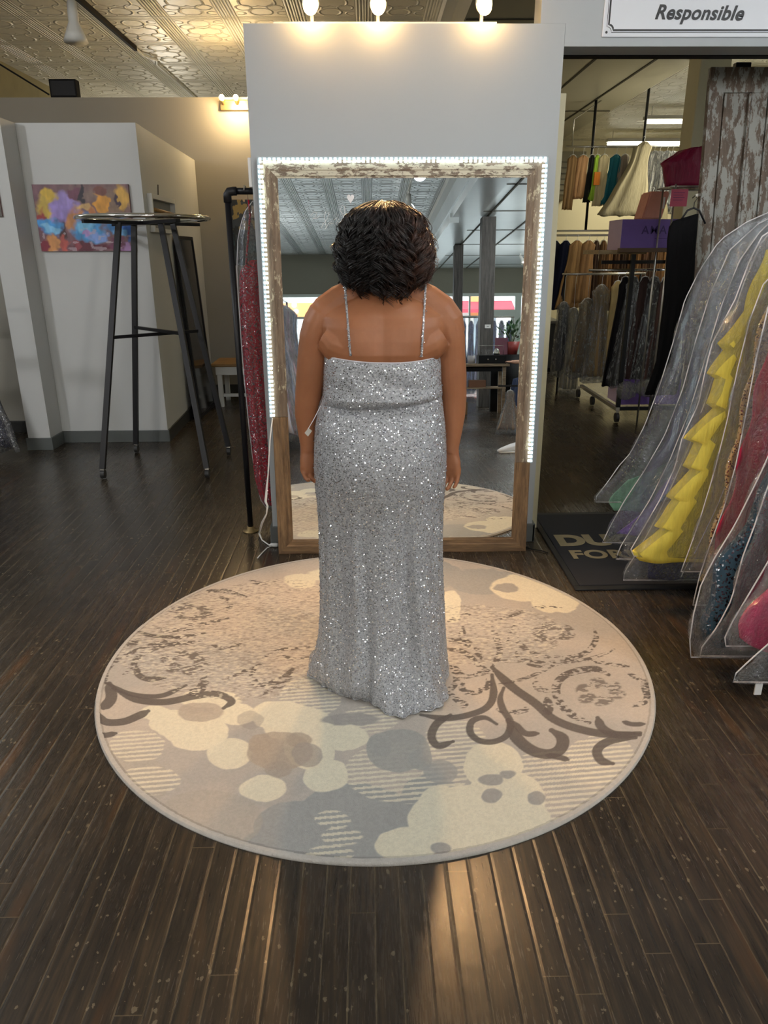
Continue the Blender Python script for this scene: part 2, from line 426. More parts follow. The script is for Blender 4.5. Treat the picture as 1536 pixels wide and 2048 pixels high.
# moulding where the pressed tin meets the soffit
b = MB().box(.66, 3.95, 3.40, .749, 15.9, 3.499).box(3.051, 3.95, 3.40, 3.13, 15.9, 3.499).box(1.2, -13.9, 3.40, 1.299, 3.2, 3.499)
struct('trim_3', b, M['white_enamel'])

# mirror wall, doorway header, jamb
b = MB().box(-.53, WY, 0, .88, 3.92, 2.442); struct('wall_center', b, M['wall_white'])
b = MB().box(.77, WY, 2.4425, 8.5, 3.87, 3.149).box(.881, WY, 2.355, 8.5, 3.87, 2.4424); struct('wall_right', b, M['wall_white'])
b = MB().box(.881, 3.871, 2.35, 8.5, 3.925, 3.149); struct('trim_4', b, M['black_matte'])
b = MB().box(.881, 3.93, 0, .955, 3.965, 2.21); struct('trim_5', b, M['cream_col'])
b = MB().box(-.545, WY-.014, 0, .895, WY-.0005, .105, .004).box(.8805, WY-.014, 0, .895, 3.92, .105, .003).box(-.545, WY-.0004, 0, -.5305, 3.92, .105, .003)
struct('baseboard_center', b, M['baseboard'])

# left: fitting-room panels
b = MB().box(-2.58, 6.08, 0, -1.70, 6.2, 2.41)
b.add([(-1.70, 6.08, 0), (-1.78, 8.4, 0), (-1.9, 8.4, 0), (-1.84, 6.2, 0), (-1.70, 6.08, 2.41), (-1.78, 8.4, 2.41), (-1.9, 8.4, 2.41), (-1.84, 6.2, 2.41)],
      [(0, 1, 5, 4), (1, 2, 6, 5), (2, 3, 7, 6), (3, 0, 4, 7), (4, 5, 6, 7), (0, 3, 2, 1)])
b.box(-2.76, 5.84, 0, -2.581, 6.5, 2.41); struct('wall_left', b, M['wall_panel'])
b = MB().box(-6, 6.5, 0, -2.5, 6.6, 2.41); struct('wall_left_rear', b, M['wall_taupe'])
b = MB().box(-2.58, 6.065, 0, -1.685, 6.0795, .10, .003).box(-2.775, 5.825, 0, -2.566, 5.8395, .10, .003).box(-2.5805, 5.8396, 0, -2.566, 6.064, .10, .003)
struct('baseboard_left', b, M['baseboard'])
b = MB().box(-1.775, 8.37, 0, .4, 8.3995, .09, .003).box(-5.9, 6.47, 0, -2.765, 6.4995, .10, .003)
b.add([(-1.699, 6.08, 0), (-1.779, 8.37, 0), (-1.765, 8.37, 0), (-1.685, 6.08, 0), (-1.699, 6.08, .1), (-1.779, 8.37, .1), (-1.765, 8.37, .1), (-1.685, 6.08, .1)],
      [(0, 1, 5, 4), (1, 2, 6, 5), (2, 3, 7, 6), (3, 0, 4, 7), (4, 5, 6, 7), (0, 3, 2, 1)])
struct('baseboard_rear', b, M['baseboard_dark'])
b = MB().box(-4.0, 8.4, 0, .8, 8.52, 2.985); struct('wall_back', b, M['wall_taupe'])
M['plaster'] = simple('stained_plaster', srgb(150, 138, 100), .8, noise=.3, nscale=3)
b = MB().box(-4.15, 6.6, 0, -4.0, 16, 3.5); struct('wall_left_far', b, M['plaster'])
b = MB().box(.8, 8.4, 0, .9, 16, 3.14); struct('wall_divider', b, M['wall_cream'])
b = MB().box(-6, 15.5, 0, 8.5, 15.6, 3.5); struct('wall_far', b, M['wall_cream'])
b = MB().box(8.4, -14, 0, 8.5, 15.5, 3.5); struct('wall_right_side', b, M['wall_cream'])
b = MB().box(-6.1, -14, 0, -6, 6.6, 3.5); struct('wall_left_side', b, M['wall_olive'])

# shop front behind the camera, seen in the mirror
b = MB().box(-6, -14.15, 2.45, 8.5, -14, 3.5).box(-6, -14.15, 0, 3.3, -14, .6).box(4.25, -14.15, 0, 8.5, -14, .6)
b.box(-6, -14.15, .6, -4.4, -14, 2.45); struct('wall_front', b, M['wall_olive'])
t = NT('window_glass'); tr = t.n('ShaderNodeBsdfTransparent'); gl = t.n('ShaderNodeBsdfGlossy'); gl.inputs['Roughness'].default_value = .02
mx = t.n('ShaderNodeMixShader'); mx.inputs[0].default_value = .06; t.l(tr.outputs[0], mx.inputs[1]); t.l(gl.outputs[0], mx.inputs[2]); M['glass'] = t.done(mx)
M['frame_paint'] = simple('pale_green_frame', srgb(170, 182, 176), .5)
wins = [(-4.4, -1.0, (-2.7,)), (-1.0, 3.3, (.45, 1.9, 2.84)), (4.25, 8.5, (5.6, 7.0))]
for i, (x0, x1, mul) in enumerate(wins, 1):
    b = MB().box(x0, -14.13, .6, x0+.07, -14.02, 2.45).box(x1-.07, -14.13, .6, x1, -14.02, 2.45).box(x0+.07, -14.13, 2.37, x1-.07, -14.02, 2.45).box(x0+.07, -14.13, .6, x1-.07, -14.02, .68).box(x0+.07, -14.12, 1.78, x1-.07, -14.03, 1.84)
    for x in mul: b.box(x, -14.12, .68, x+.05, -14.03, 1.78).box(x, -14.12, 1.84, x+.05, -14.03, 2.37)
    w = struct('window_%d' % i, b, M['frame_paint'])
    MB().box(x0+.07, -14.085, .68, x1-.07, -14.08, 2.37).build('glass', M['glass'], w)
    lt = bpy.data.lights.new('window_portal', 'AREA'); lt.shape = 'RECTANGLE'; lt.size = x1-x0; lt.size_y = 1.8; lt.cycles.is_portal = True
    lo = bpy.data.objects.new('window_portal', lt); col.objects.link(lo); lo.location = ((x0+x1)/2, -14.0, 1.5); lo.rotation_euler = (PI/2, 0, 0)
b = MB().box(3.3, -14.13, 0, 3.4, -14.02, 2.45).box(4.15, -14.13, 0, 4.25, -14.02, 2.45).box(3.4, -14.13, 2.37, 4.15, -14.02, 2.45).box(3.4, -14.12, 1.90, 4.15, -14.03, 2.0).box(3.4, -14.12, 0, 3.5, -14.03, 1.9).box(4.05, -14.12, 0, 4.15, -14.03, 1.9).box(3.5, -14.12, 0, 4.05, -14.03, .25).box(3.5, -14.12, 1.78, 4.05, -14.03, 1.9)
d = struct('door_1', b, M['frame_paint'])
MB().box(3.5, -14.085, .25, 4.05, -14.08, 1.78).box(3.4, -14.085, 2.0, 4.15, -14.08, 2.37).build('glass', M['glass'], d)
MB().tube([(3.54, -14.02, .95), (3.54, -13.97, .98), (3.54, -13.97, 1.22), (3.54, -14.02, 1.25)], .012).build('door_handle', M['chrome'], d)
# across the street
f_ = empty('shop_facade', (2, -27, 0), 'pale shopfront across the street, reflected through the front windows', 'building')
MB().box(-9, -27.3, 0, 11, -27, 6).build('wall', simple('pale_facade', (.72, .72, .68), .8), f_)
MB().add([(1.5, -26.99, 2.95), (6.5, -26.99, 2.95), (6.5, -26.1, 2.55), (1.5, -26.1, 2.55), (1.5, -26.1, 2.4), (6.5, -26.1, 2.4)], [(0, 1, 2, 3), (3, 2, 5, 4)]).build('awning', simple('red_awning', srgb(205, 45, 60), .6), f_)
for x in (2.0, 3.4, 4.8): MB().box(x, -26.99, .6, x+1.0, -26.96, 2.2).build('shop_window', simple('shop_window_grey', (.25, .3, .33), .2), f_)
MB().box(-6.5, -26.99, 2.3, -2.3, -26.9, 2.9).build('sign_board', simple('orange_board', srgb(225, 150, 90), .6), f_)
MB().box(4.6, -26.98, 2.3, 5.3, -26.9, 3.2).build('sign_board', simple('orange_board_small', srgb(225, 150, 90), .6), f_)
b = MB().box(-14, -60, -.12, 16, -14.15, -.02); struct('ground', b, simple('pavement', (.45, .45, .43), .8))

# ---------------------------------------------------------------- lamps on the mirror wall
lamp = empty('spotlight_bar', (.06, 3.68, 2.442), 'white light bar with amber bulbs along the top of the white mirror wall', 'light fixture')
MB().box(-.40, 3.735, 2.4425, .58, 3.80, 2.452, .002).build('mounting_bar', M['white_enamel'], lamp)
for x in (-.232, .058, .515):
    MB().tube([(x, 3.765, 2.452), (x, 3.765, 2.53), (x, 3.73, 2.545)], .008).build('stem', M['white_enamel'], lamp)
    h = MB().tube([(x, 3.79, 2.565), (x, 3.74, 2.54), (x, 3.705, 2.515), (x, 3.69, 2.503)], [.022, .03, .036, .036], 16).build('lamp_head', M['white_enamel'], lamp, True)
    MB().ball((x, 3.672, 2.489), (.030, .026, .030), 16, 10).build('bulb', M['glow_warm'], h, True)
def spot(name, loc, target, power, color, angle, radius=.03, blend=.6):
    lt = bpy.data.lights.new(name, 'SPOT'); lt.energy = power; lt.color = color; lt.spot_size = math.radians(angle); lt.spot_blend = blend; lt.shadow_soft_size = radius
    o = bpy.data.objects.new(name, lt); col.objects.link(o); o.location = loc
    o.rotation_euler = (Vector(target)-Vector(loc)).to_track_quat('-Z', 'Y').to_euler(); return o
def point(name, loc, power, color, radius=.05):
    lt = bpy.data.lights.new(name, 'POINT'); lt.energy = power; lt.color = color; lt.shadow_soft_size = radius
    o = bpy.data.objects.new(name, lt); col.objects.link(o); o.location = loc; return o
WARM = (1, .58, .25); NEUT = (1, .96, .90)
for x in (-.232, .058, .515):
    spot('bulb_light', (x, 3.62, 2.475), (x*1.05, 1.5, 0), 66, WARM, 86, .03, .5); point('bulb_glow', (x, 3.655, 2.465), 1.0, (1, .50, .18), .02)
# wall lamp over the rear partition
lamp = empty('wall_lamp', (-1.28, 8.33, 2.9), 'brass wall lamp with glowing bulbs at the top of the taupe partition, far left', 'light fixture')
MB().box(-1.47, 8.36, 2.86, -1.09, 8.3995, 2.955, .006).build('back_plate', M['brass'], lamp)
for x in (-1.435, -1.295, -1.155):
    MB().tube([(x, 8.36, 2.92), (x, 8.33, 2.935), (x, 8.31, 2.95)], [.016, .02, .022], 10).build('socket', M['brass'], lamp)
    MB().ball((x, 8.29, 2.965), .026, 12, 8).build('bulb', M['glow_warm'], lamp, True)
point('wall_lamp_and_fill', (-1.3, 8.18, 2.90), 26, (1, .72, .38), .06)
point('wall_lamp_and_fill', (-1.3, 9.6, 2.5), 12, (1, .86, .62), .06)  # added point behind the partition, throws extra glow onto the tin ceiling

# ceiling track with spot heads: left, seen directly
def track_head(p, d, label, mat_glow=None, s=1.0):
    t_ = empty('spotlight', p, label, 'spotlight')
    p = Vector(p); d = Vector(d).normalized()
    MB().tube([p, p-Vector((0, 0, .05*s))], .012*s).build('stem', M['white_enamel'], t_)
    q = p-Vector((0, 0, .05*s))
    MB().tube([q-d*.02*s, q+d*.05*s, q+d*.075*s, q+d*.12*s, q+d*.165*s], [.024*s, .027*s, .026*s, .045*s, .062*s], 20).build('shade', M['white_enamel'], t_, True)
    if mat_glow: MB().ball(q+d*.163*s, (.045*s, .045*s, .012*s), 16, 8).build('bulb', mat_glow, t_, True)
    return t_
b = MB().box(-2.365, 1.2, 3.455, -2.335, 8.7, 3.4995); tag(b.build('lighting_track', M['black_matte']), 'long thin black lighting track along the pressed tin ceiling at left', 'lighting track')
pts = [(-2.35, 8.7, 3.48), (-2.35, 8.95, 3.48), (-2.30, 9.05, 3.475), (-2.25, 9.12, 3.47), (-2.3, 9.3, 3.47), (-2.3, 11.5, 3.47)]
tag(MB().tube(pts, .016).build('conduit', M['white_enamel'], None, True), 'pale kinked conduit continuing the black track across the tin ceiling', 'conduit')
track_head((-2.35, 6.95, 3.455), (.02, -.1, -1), 'white bell shaped spotlight hanging from the black ceiling track, unlit', s=1.55)
# track in front room, seen in the mirror
b = MB().box(.66, -9, 3.45, .69, 2.2, 3.4995); tag(b.build('lighting_track', M['white_enamel']), 'lighting track down the ceiling centre, reflected in the mirror behind her hair', 'lighting track')
for i, y in enumerate((1.6, -.4, -2.75, -5.2, -7.6)):
    track_head((.675, y, 3.45), (0, .35, -1), ['spotlight on the ceiling track nearest the big mirror', 'second spotlight from the mirror on the ceiling track', 'large lit spotlight reflected at the top of the mirror above her hair', 'fourth spotlight along the reflected ceiling track', 'farthest spotlight on the reflected ceiling track'][i], M['glow_white'], 1.4)
    spot('track_light', (.675, y+.09, 3.17), (.5, y+1.9, 0), 120, NEUT, 150, .08, .9)
for k, (x, y) in enumerate(((-3.0, -8.5), (3.55, -10.5), (3.95, -9.5))):
    track_head((x, y, 3.10 if x > 0 else 3.499), (.3, .7, -.7), ['small lit spotlight reflected at the left edge of the mirror', 'first of two small lit spotlights reflected by the grey pillar', 'second of two small lit spotlights reflected at the right mirror edge'][k], M['glow_white'], 1.3)
for (x, y) in ((-3.0, -8.0), (3.8, -9.5), (3.6, -4.0), (-3.2, -2.5)):  # all shop points: added fill without fittings, brightening the room and its ceilings
    point('shop_fill_light', (x, y, 2.75), 150, NEUT, .12)
point('shop_fill_light', (3.2, .8, 2.7), 110, (.92, .96, 1), .12)
point('shop_fill_light', (-3.6, 2.5, 2.7), 110, (.96, .97, 1), .12)
# fluorescent fittings in the right hand room
for k, (x, y, w) in enumerate(((4.7, 9.5, 1.3), (4.75, 12.0, 1.3), (5.0, 14.3, 1.5), (3.9, 7.4, .02))):
    if w < .1: continue
    L = empty('fluorescent_light', (x, y, 3.3), ['bright fluorescent fitting above the peeling door', 'fluorescent fitting on the tin ceiling just left of the cream column', 'farthest fluorescent fitting, low over the back racks'][k], 'ceiling light')
    MB().box(x-w/2, y-.08, 3.32, x+w/2, y+.08, 3.37, .006).build('housing', M['white_enamel'], L)
    for dy in (-.045, .045): MB().tube([(x-w/2+.03, y+dy, 3.295), (x+w/2-.03, y+dy, 3.295)], .02, 8).build('tube', M['glow_tube'], L, True)
    for dx in (-w/2+.1, w/2-.1): MB().tube([(x+dx, y, 3.37), (x+dx, y, 3.4995)], .006, 6).build('hanger', M['white_enamel'], L)
    lt = bpy.data.lights.new('tube_light', 'AREA'); lt.shape = 'RECTANGLE'; lt.size = w-.1; lt.size_y = .12; lt.energy = 40; lt.color = (1, .93, .70)
    o = bpy.data.objects.new('tube_light', lt); col.objects.link(o); o.location = (x, y, 3.26)
point('stock_room_fill', (3.7, 8.6, 2.35), 34, (1, .92, .68), .2)  # added fill with no fitting of its own, brightens the stock room clothes
tag(MB().box(2.98, 7.4, 0, 3.26, 7.68, 3.499, .01).build('column', M['cream_col']), 'cream square column behind the pink gown in the stock room', 'column')

# world: hazy daylight through the shop windows
w = bpy.data.worlds.new('world'); scene.world = w; w.use_nodes = True
w.node_tree.nodes['Background'].inputs[0].default_value = (.88, .95, 1, 1); w.node_tree.nodes['Background'].inputs[1].default_value = 6.0
point('rear_ceiling_fill', (-2.8, 12.0, 2.2), 60, (1, .93, .78), .15)  # added unseen point beyond the partition, lifts the tin ceiling there
# ================================================================ BIG MIRROR
DL = math.radians(3.3); B0 = Vector((0, 3.58, 0)); sD, cD = math.sin(DL), math.cos(DL)
def MT(x, h, d): return Vector((x, 3.58+h*sD-d*cD, h*cD+d*sD))
def mbox(b, x0, x1, h0, h1, d0, d1):
    v = [MT(x, h, d) for h, d in ((h0, d0), (h0, d1), (h1, d1), (h1, d0)) for x in (x0, x1)]
    b.add(v, [(0, 1, 3, 2), (2, 3, 5, 4), (4, 5, 7, 6), (6, 7, 1, 0), (0, 2, 4, 6), (1, 7, 5, 3)])
    return b
XL, XR, HT, FW = -.487, .822, 1.905, .078
mirror = empty('floor_mirror', (.16, 3.6, 0), 'big floor mirror in a weathered wood frame edged with white LED lights', 'mirror')
mbox(MB(), XL+FW-.01, XR-FW+.01, FW-.01, HT-FW+.01, -.022, -.012).build('mirror_glass', None, mirror)
t = NT('mirror_glass'); g = t.n('ShaderNodeBsdfGlossy'); g.inputs['Roughness'].default_value = 0; g.inputs[0].default_value = (.80, .86, .88, 1); M['mirror'] = t.done(g)
mirror.children[0].data.materials.append(M['mirror'])
def rail(name, quad, mat, h=.0):
    """mitred frame member from four (x,h) corners: outer a, outer b, inner b, inner a, with a raised outer and a stepped inner lip"""
    b = MB(); a0, b0, b1, a1 = [np.array(q) for q in quad]
    sec = [(0, -.028), (0, -.002), (.06, 0), (.55, 0), (.62, -.004), (.86, -.004), (.92, -.010), (1, -.011), (1, -.028)]
    rows = []
    for u, d in sec:
        p = a0*(1-u)+a1*u; q = b0*(1-u)+b1*u
        rows.append([MT(p[0]*(1-s)+q[0]*s, p[1]*(1-s)+q[1]*s, d) for s in np.linspace(0, 1, 9)])
    rows.append(rows[0]); b.grid(rows)
    n = len(rows[0]); k = len(rows)-1
    b.f.append(tuple(i*n for i in range(k))); b.f.append(tuple(i*n+n-1 for i in reversed(range(k))))
    return b.build(name, mat, mirror)
hL = (at(545, 835, 3.62)[2])/cD; hR = (at(1058, 925, 3.61)[2])/cD
rail('bottom_rail', ((XL, 0), (XR, 0), (XR-FW, FW), (XL+FW, FW)), M['frame_x'])
rail('top_rail', ((XR, HT), (XL, HT), (XL+FW, HT-FW), (XR-FW, HT-FW)), M['frame_top'])
rail('side_rail', ((XL, hL), (XL, 0), (XL+FW, FW), (XL+FW, hL)), M['frame_z'])
rail('side_rail', ((XL, HT), (XL, hL+.002), (XL+FW, hL+.002), (XL+FW, HT-FW)), M['frame_side'])
rail('side_rail', ((XR, 0), (XR, hR), (XR-FW, hR), (XR-FW, FW)), M['frame_z'])
rail('side_rail', ((XR, hR+.002), (XR, HT), (XR-FW, HT-FW), (XR-FW, hR+.002)), M['frame_side'])
strip = mbox(mbox(mbox(MB(), XL-.012, XR+.012, HT-.002, HT+.010, -.02, .004), XL-.012, XL+.001, hL, HT-.002, -.02, .004), XR-.001, XR+.012, hR, HT-.002, -.02, .004).build('led_strip', simple('led_channel', (.30, .34, .36), .5), mirror)
b = MB(); n = 62
for i in range(n):
    x = XL+.003+(XR-XL-.006)*i/(n-1); mbox(b, x-.0052, x+.0052, HT-.015, HT+.005, .0, .0105)
n = int((HT-hL)/.021)
for i in range(1, n): h = HT-.01-(HT-hL)*i/n; mbox(b, XL-.007, XL+.014, h-.0052, h+.0052, .0, .0105)
n = int((HT-hR)/.021)
for i in range(1, n): h = HT-.01-(HT-hR)*i/n; mbox(b, XR-.014, XR+.007, h-.0052, h+.0052, .0, .0105)
led = b.build('led', M['led'], strip)
# white lettering-like flourishes and a heart drawn on the glass
b = MB(); hx, hz = at(700, 398, 3.68)[0], at(700, 398, 3.68)[2]
def mpt(px, py): p = at(px, py, 3.58+.11*at(px, py, 3.66)[2]/1.9); return MT(p[0], p[2]/cD, -.0105)
hp = []
for k in range(24):
    a = 2*PI*k/24; hp.append((16*math.sin(a)**3, 13*math.cos(a)-5*math.cos(2*a)-2*math.cos(3*a)-math.cos(4*a)))
c0 = mpt(701, 396)
v = [c0+Vector((x*.00105, y*.0014*sD, y*.0014*cD)) for x, y in hp]; b.add(v+[q+Vector((0, -.0006, 0)) for q in v], [tuple(range(24)), tuple(range(47, 23, -1))])
for loops in ([(621, 431), (627, 424), (634, 424), (631, 432), (624, 436), (634, 436), (640, 430)],
              [(652, 452), (648, 432), (652, 422), (658, 424), (654, 438), (646, 448), (642, 456), (650, 458), (658, 446), (664, 440), (660, 448), (668, 446)],
              [(668, 440), (674, 434), (678, 438), (672, 446), (680, 444), (686, 436), (690, 422), (689, 412), (684, 410), (680, 420), (686, 430)]):
    b.tube([mpt(*q) for q in loops], .0011, 5)
b.build('lettering', simple('white_paint_pen', (.8, .8, .8), .5), mirror)
# power lead of the light strip
P_ = [at(545, 836, 3.56), at(540, 880, 3.50), at(536, 950, 3.47), at(531, 1003, 3.46), at(535, 1012, 3.45), at(533, 1028, 3.46), at(524, 1046, 3.5), fl(518, 1066, .012), fl(524, 1080, .006), fl(538, 1090, .008)]
P2 = [fl(545, 1091, .012), fl(534, 1096, .006), fl(524, 1106, .005), fl(515, 1116, .005)]
cord = tag(MB().tube(P_, [.0035]*3+[.007, .005, .0035, .006, .006, .0035, .0035], 8).build('power_cord', M['white_plastic'], None, True), 'white power lead hanging from the mirror lights down to the floor', 'cord')
MB().tube(P2, .003, 8).build('lead', M['white_plastic'], cord, True)
MB().tube([fl(538, 1090, .010), fl(543, 1090, .012), fl(552, 1090, .012), fl(557, 1090, .010)], [.004, .011, .012, .008], 10).build('inline_switch', M['white_plastic'], cord, True)
tag(MB().tube([fl(1052, 1095, .006), fl(1066, 1099, .005), fl(1082, 1101, .005), fl(1096, 1106, .005)], .003, 8).build('cable', M['black_matte'], None, True), 'thin black cable on the floor right of the mirror frame', 'cord')

# ================================================================ ROUND RUG
RC, RR = (.015, 2.515), 1.035
def make_rug():
    N = 680; g = np.linspace(-1, 1, N)
    U, V = np.meshgrid(g, g, indexing='xy')
    # square to disc mapping keeps a clean round edge
    X = U*np.sqrt(1-V*V/2); Y = V*np.sqrt(1-U*U/2)
    x = RC[0]+X*RR; y = RC[1]+Y*RR; r = np.sqrt(X*X+Y*Y)
    z = .011+.0012*vnoise(x*60, y*60, 5, 2); z = np.where(r > .985, .0115, z); z = np.where(r > .9975, .0045, z)
    P = np.stack([x.ravel(), y.ravel(), z.ravel()], 1)
    px, py = projv(P); px = px.reshape(N, N); py = py.reshape(N, N)
    wob = vnoise(x*7, y*7, 11, 3)*7; wob2 = vnoise(x*7, y*7, 12, 3)*5
    hf = vnoise(x*26, y*26, 13, 2)*3.2; hf2 = vnoise(x*26, y*26, 14, 2)*2.6; qx, qy = px+wob+hf, py+wob2+hf2
    C = np.zeros((N, N, 3)); L = lambda *c: np.array(srgb(*c))
    beige, grey, cream, dark, dgrey = L(196, 185, 172), L(160, 160, 157), L(226, 219, 196), L(84, 76, 73), L(150, 142, 136)
    lf = vnoise(x*3.2, y*3.2, 21, 3)
    C[:] = beige; m = np.clip((lf+.25)*1.6, 0, 1)[..., None]; C = C*m+grey*.55*(1-m)+beige*.45*(1-m)
    def blob(cx, cy, rx, ry, c, a=1.0, lobes=0):
        nonlocal C
        dx, dy = (qx-cx)/rx, (qy-cy)/ry; rr_ = np.sqrt(dx*dx+dy*dy)
        if lobes: rr_ = rr_*(1+.13*np.cos(lobes*np.arctan2(dy, dx)))
        k = np.clip((1.0-rr_)*min(rx, ry)/2+.5, 0, 1)*a; C = C*(1-k[..., None])+c*k[..., None]
    def mask(cx, cy, rx, ry): return np.clip((1-np.sqrt(((qx-cx)/rx)**2+((qy-cy)/ry)**2))*min(rx, ry)/2+.5, 0, 1)
    stripes = (np.sin(2*PI*(y-.10*x)/.0215) > .1).astype(float)
    def striped(cx, cy, rx, ry, light=cream, a=.8):
        nonlocal C
        k = (mask(cx, cy, rx, ry)*stripes*a)[..., None]; C = C*(1-k)+light*k
    # grey grounds
    for q in ((713, 1640, 120, 75), (600, 1660, 90, 60), (970, 1164, 75, 28), (860, 1150, 60, 30), (640, 1690, 160, 40), (860, 1590, 60, 40)): blob(*q, grey)
    for q in ((250, 1560, 90, 60), (420, 1640, 110, 60)): blob(*q, L(176, 168, 156), .6)
    for q in ((275, 1492, 55, 32), (300, 1560, 60, 30), (815, 1545, 125, 60), (1110, 1575, 130, 75), (1200, 1520, 70, 50), (620, 1395, 62, 42), (667, 1640, 36, 18), (684, 1674, 42, 18), (660, 1708, 48, 18), (910, 1480, 60, 40), (740, 1440, 60, 25)): striped(*q)
    # cream flowers
    for q in ((345, 1446, 46, 26), (392, 1465, 62, 38), (468, 1428, 44, 22), (310, 1425, 30, 16), (420, 1400, 60, 18),
              (458, 1507, 46, 30), (529, 1577, 46, 26), (652, 1552, 46, 34), (596, 1450, 70, 36), (690, 1475, 50, 26), (560, 1430, 60, 30), (620, 1500, 50, 40),
              (813, 1690, 62, 36), (930, 1640, 115, 70), (985, 1530, 58, 50), (1010, 1600, 80, 58), (880, 1600, 40, 30), (1040, 1640, 60, 40),
              (1050, 1175, 72, 27), (1110, 1205, 50, 20), (600, 1162, 32, 14), (655, 1150, 40, 12), (900, 1208, 24, 26), (800, 1140, 70, 16), (905, 1235, 16, 12)): blob(*q, cream)
    blob(559, 1502, 66, 38, L(172, 158, 142), .85); blob(520, 1490, 26, 20, L(172, 158, 142), .85); blob(600, 1480, 24, 16, L(172, 158, 142), .85); blob(615, 1510, 30, 24, L(160, 152, 144), .8); blob(556, 1540, 26, 16, L(165, 154, 142), .8)
    blob(400, 1425, 46, 20, L(176, 164, 150), .85); blob(797, 1502, 62, 44, L(160, 160, 156), .9); blob(760, 1490, 24, 24, L(160, 160, 156), .9); blob(840, 1520, 24, 22, L(160, 160, 156), .9); blob(880, 1545, 36, 22, grey, .8)
    for q in ((982, 1560, 24, 12), (986, 1592, 19, 15), (1074, 1596, 16, 14), (882, 1696, 20, 11), (1015, 1550, 16, 8), (700, 1440, 60, 12), (1010, 1175, 26, 10)): blob(*q, L(158, 154, 150), .9)
    blob(500, 1440, 26, 20, dgrey, .45)
    # dark scrolls; tex: 0 solid, 1 worn
    fine = vnoise(x*70, y*150, 31, 2); med = vnoise(x*24, y*60, 33, 2)
    def stroke(pts, w, worn=0, off=(0, 0), sc=1.0, c=dark, a=.92, taper=True):
        nonlocal C
        p = np.array(pts, float)/sc+np.array(off)
        # Catmull-Rom
        q = np.vstack([2*p[0]-p[1], p, 2*p[-1]-p[-2]]); s = []
        for i in range(1, len(q)-2):
            for u in np.linspace(0, 1, 7, endpoint=False):
                s.append(.5*((2*q[i])+(-q[i-1]+q[i+1])*u+(2*q[i-1]-5*q[i]+4*q[i+1]-q[i+2])*u*u+(-q[i-1]+3*q[i]-3*q[i+1]+q[i+2])*u**3))
        s.append(p[-1]); s = np.array(s); w = w/sc/2*(1.22 if not worn else 1.5)
        x0, x1, y0, y1 = s[:, 0].min()-w-12, s[:, 0].max()+w+12, s[:, 1].min()-w-12, s[:, 1].max()+w+12
        sel = (px > x0) & (px < x1) & (py > y0) & (py < y1); ii = np.where(sel)
        if not len(ii[0]): return
        X_, Y_ = px[ii]+wob[ii]*.18, py[ii]+wob2[ii]*.18; best = np.full(X_.shape, 1e9)
        n = len(s)-1
        for k in range(n):
            a0, a1 = s[k], s[k+1]; d = a1-a0; L2 = max(d@d, 1e-6)
            tt = np.clip(((X_-a0[0])*d[0]+(Y_-a0[1])*d[1])/L2, 0, 1)
            # vertical foreshortening of the floor: lines running across look thinner
            dx = X_-(a0[0]+tt*d[0]); dy = (Y_-(a0[1]+tt*d[1]))*1.35
            f = (k+tt)/n; ww = w*(np.sqrt(np.clip(np.minimum(f, 1-f)*6, .22, 1)) if taper else 1)
            best = np.minimum(best, np.sqrt(dx*dx+dy*dy)-ww)
        k_ = np.clip(.5-best/1.6, 0, 1)*a
        if worn: k_ = k_*np.clip((fine[ii]+.16-.11*worn+med[ii]*.55)*5+.45, 0, 1)
        C[ii] = C[ii]*(1-k_[:, None])+c*k_[:, None]
    O5 = dict(off=(780, 1080), sc=2.743); O4 = dict(off=(160, 1080), sc=2.56)
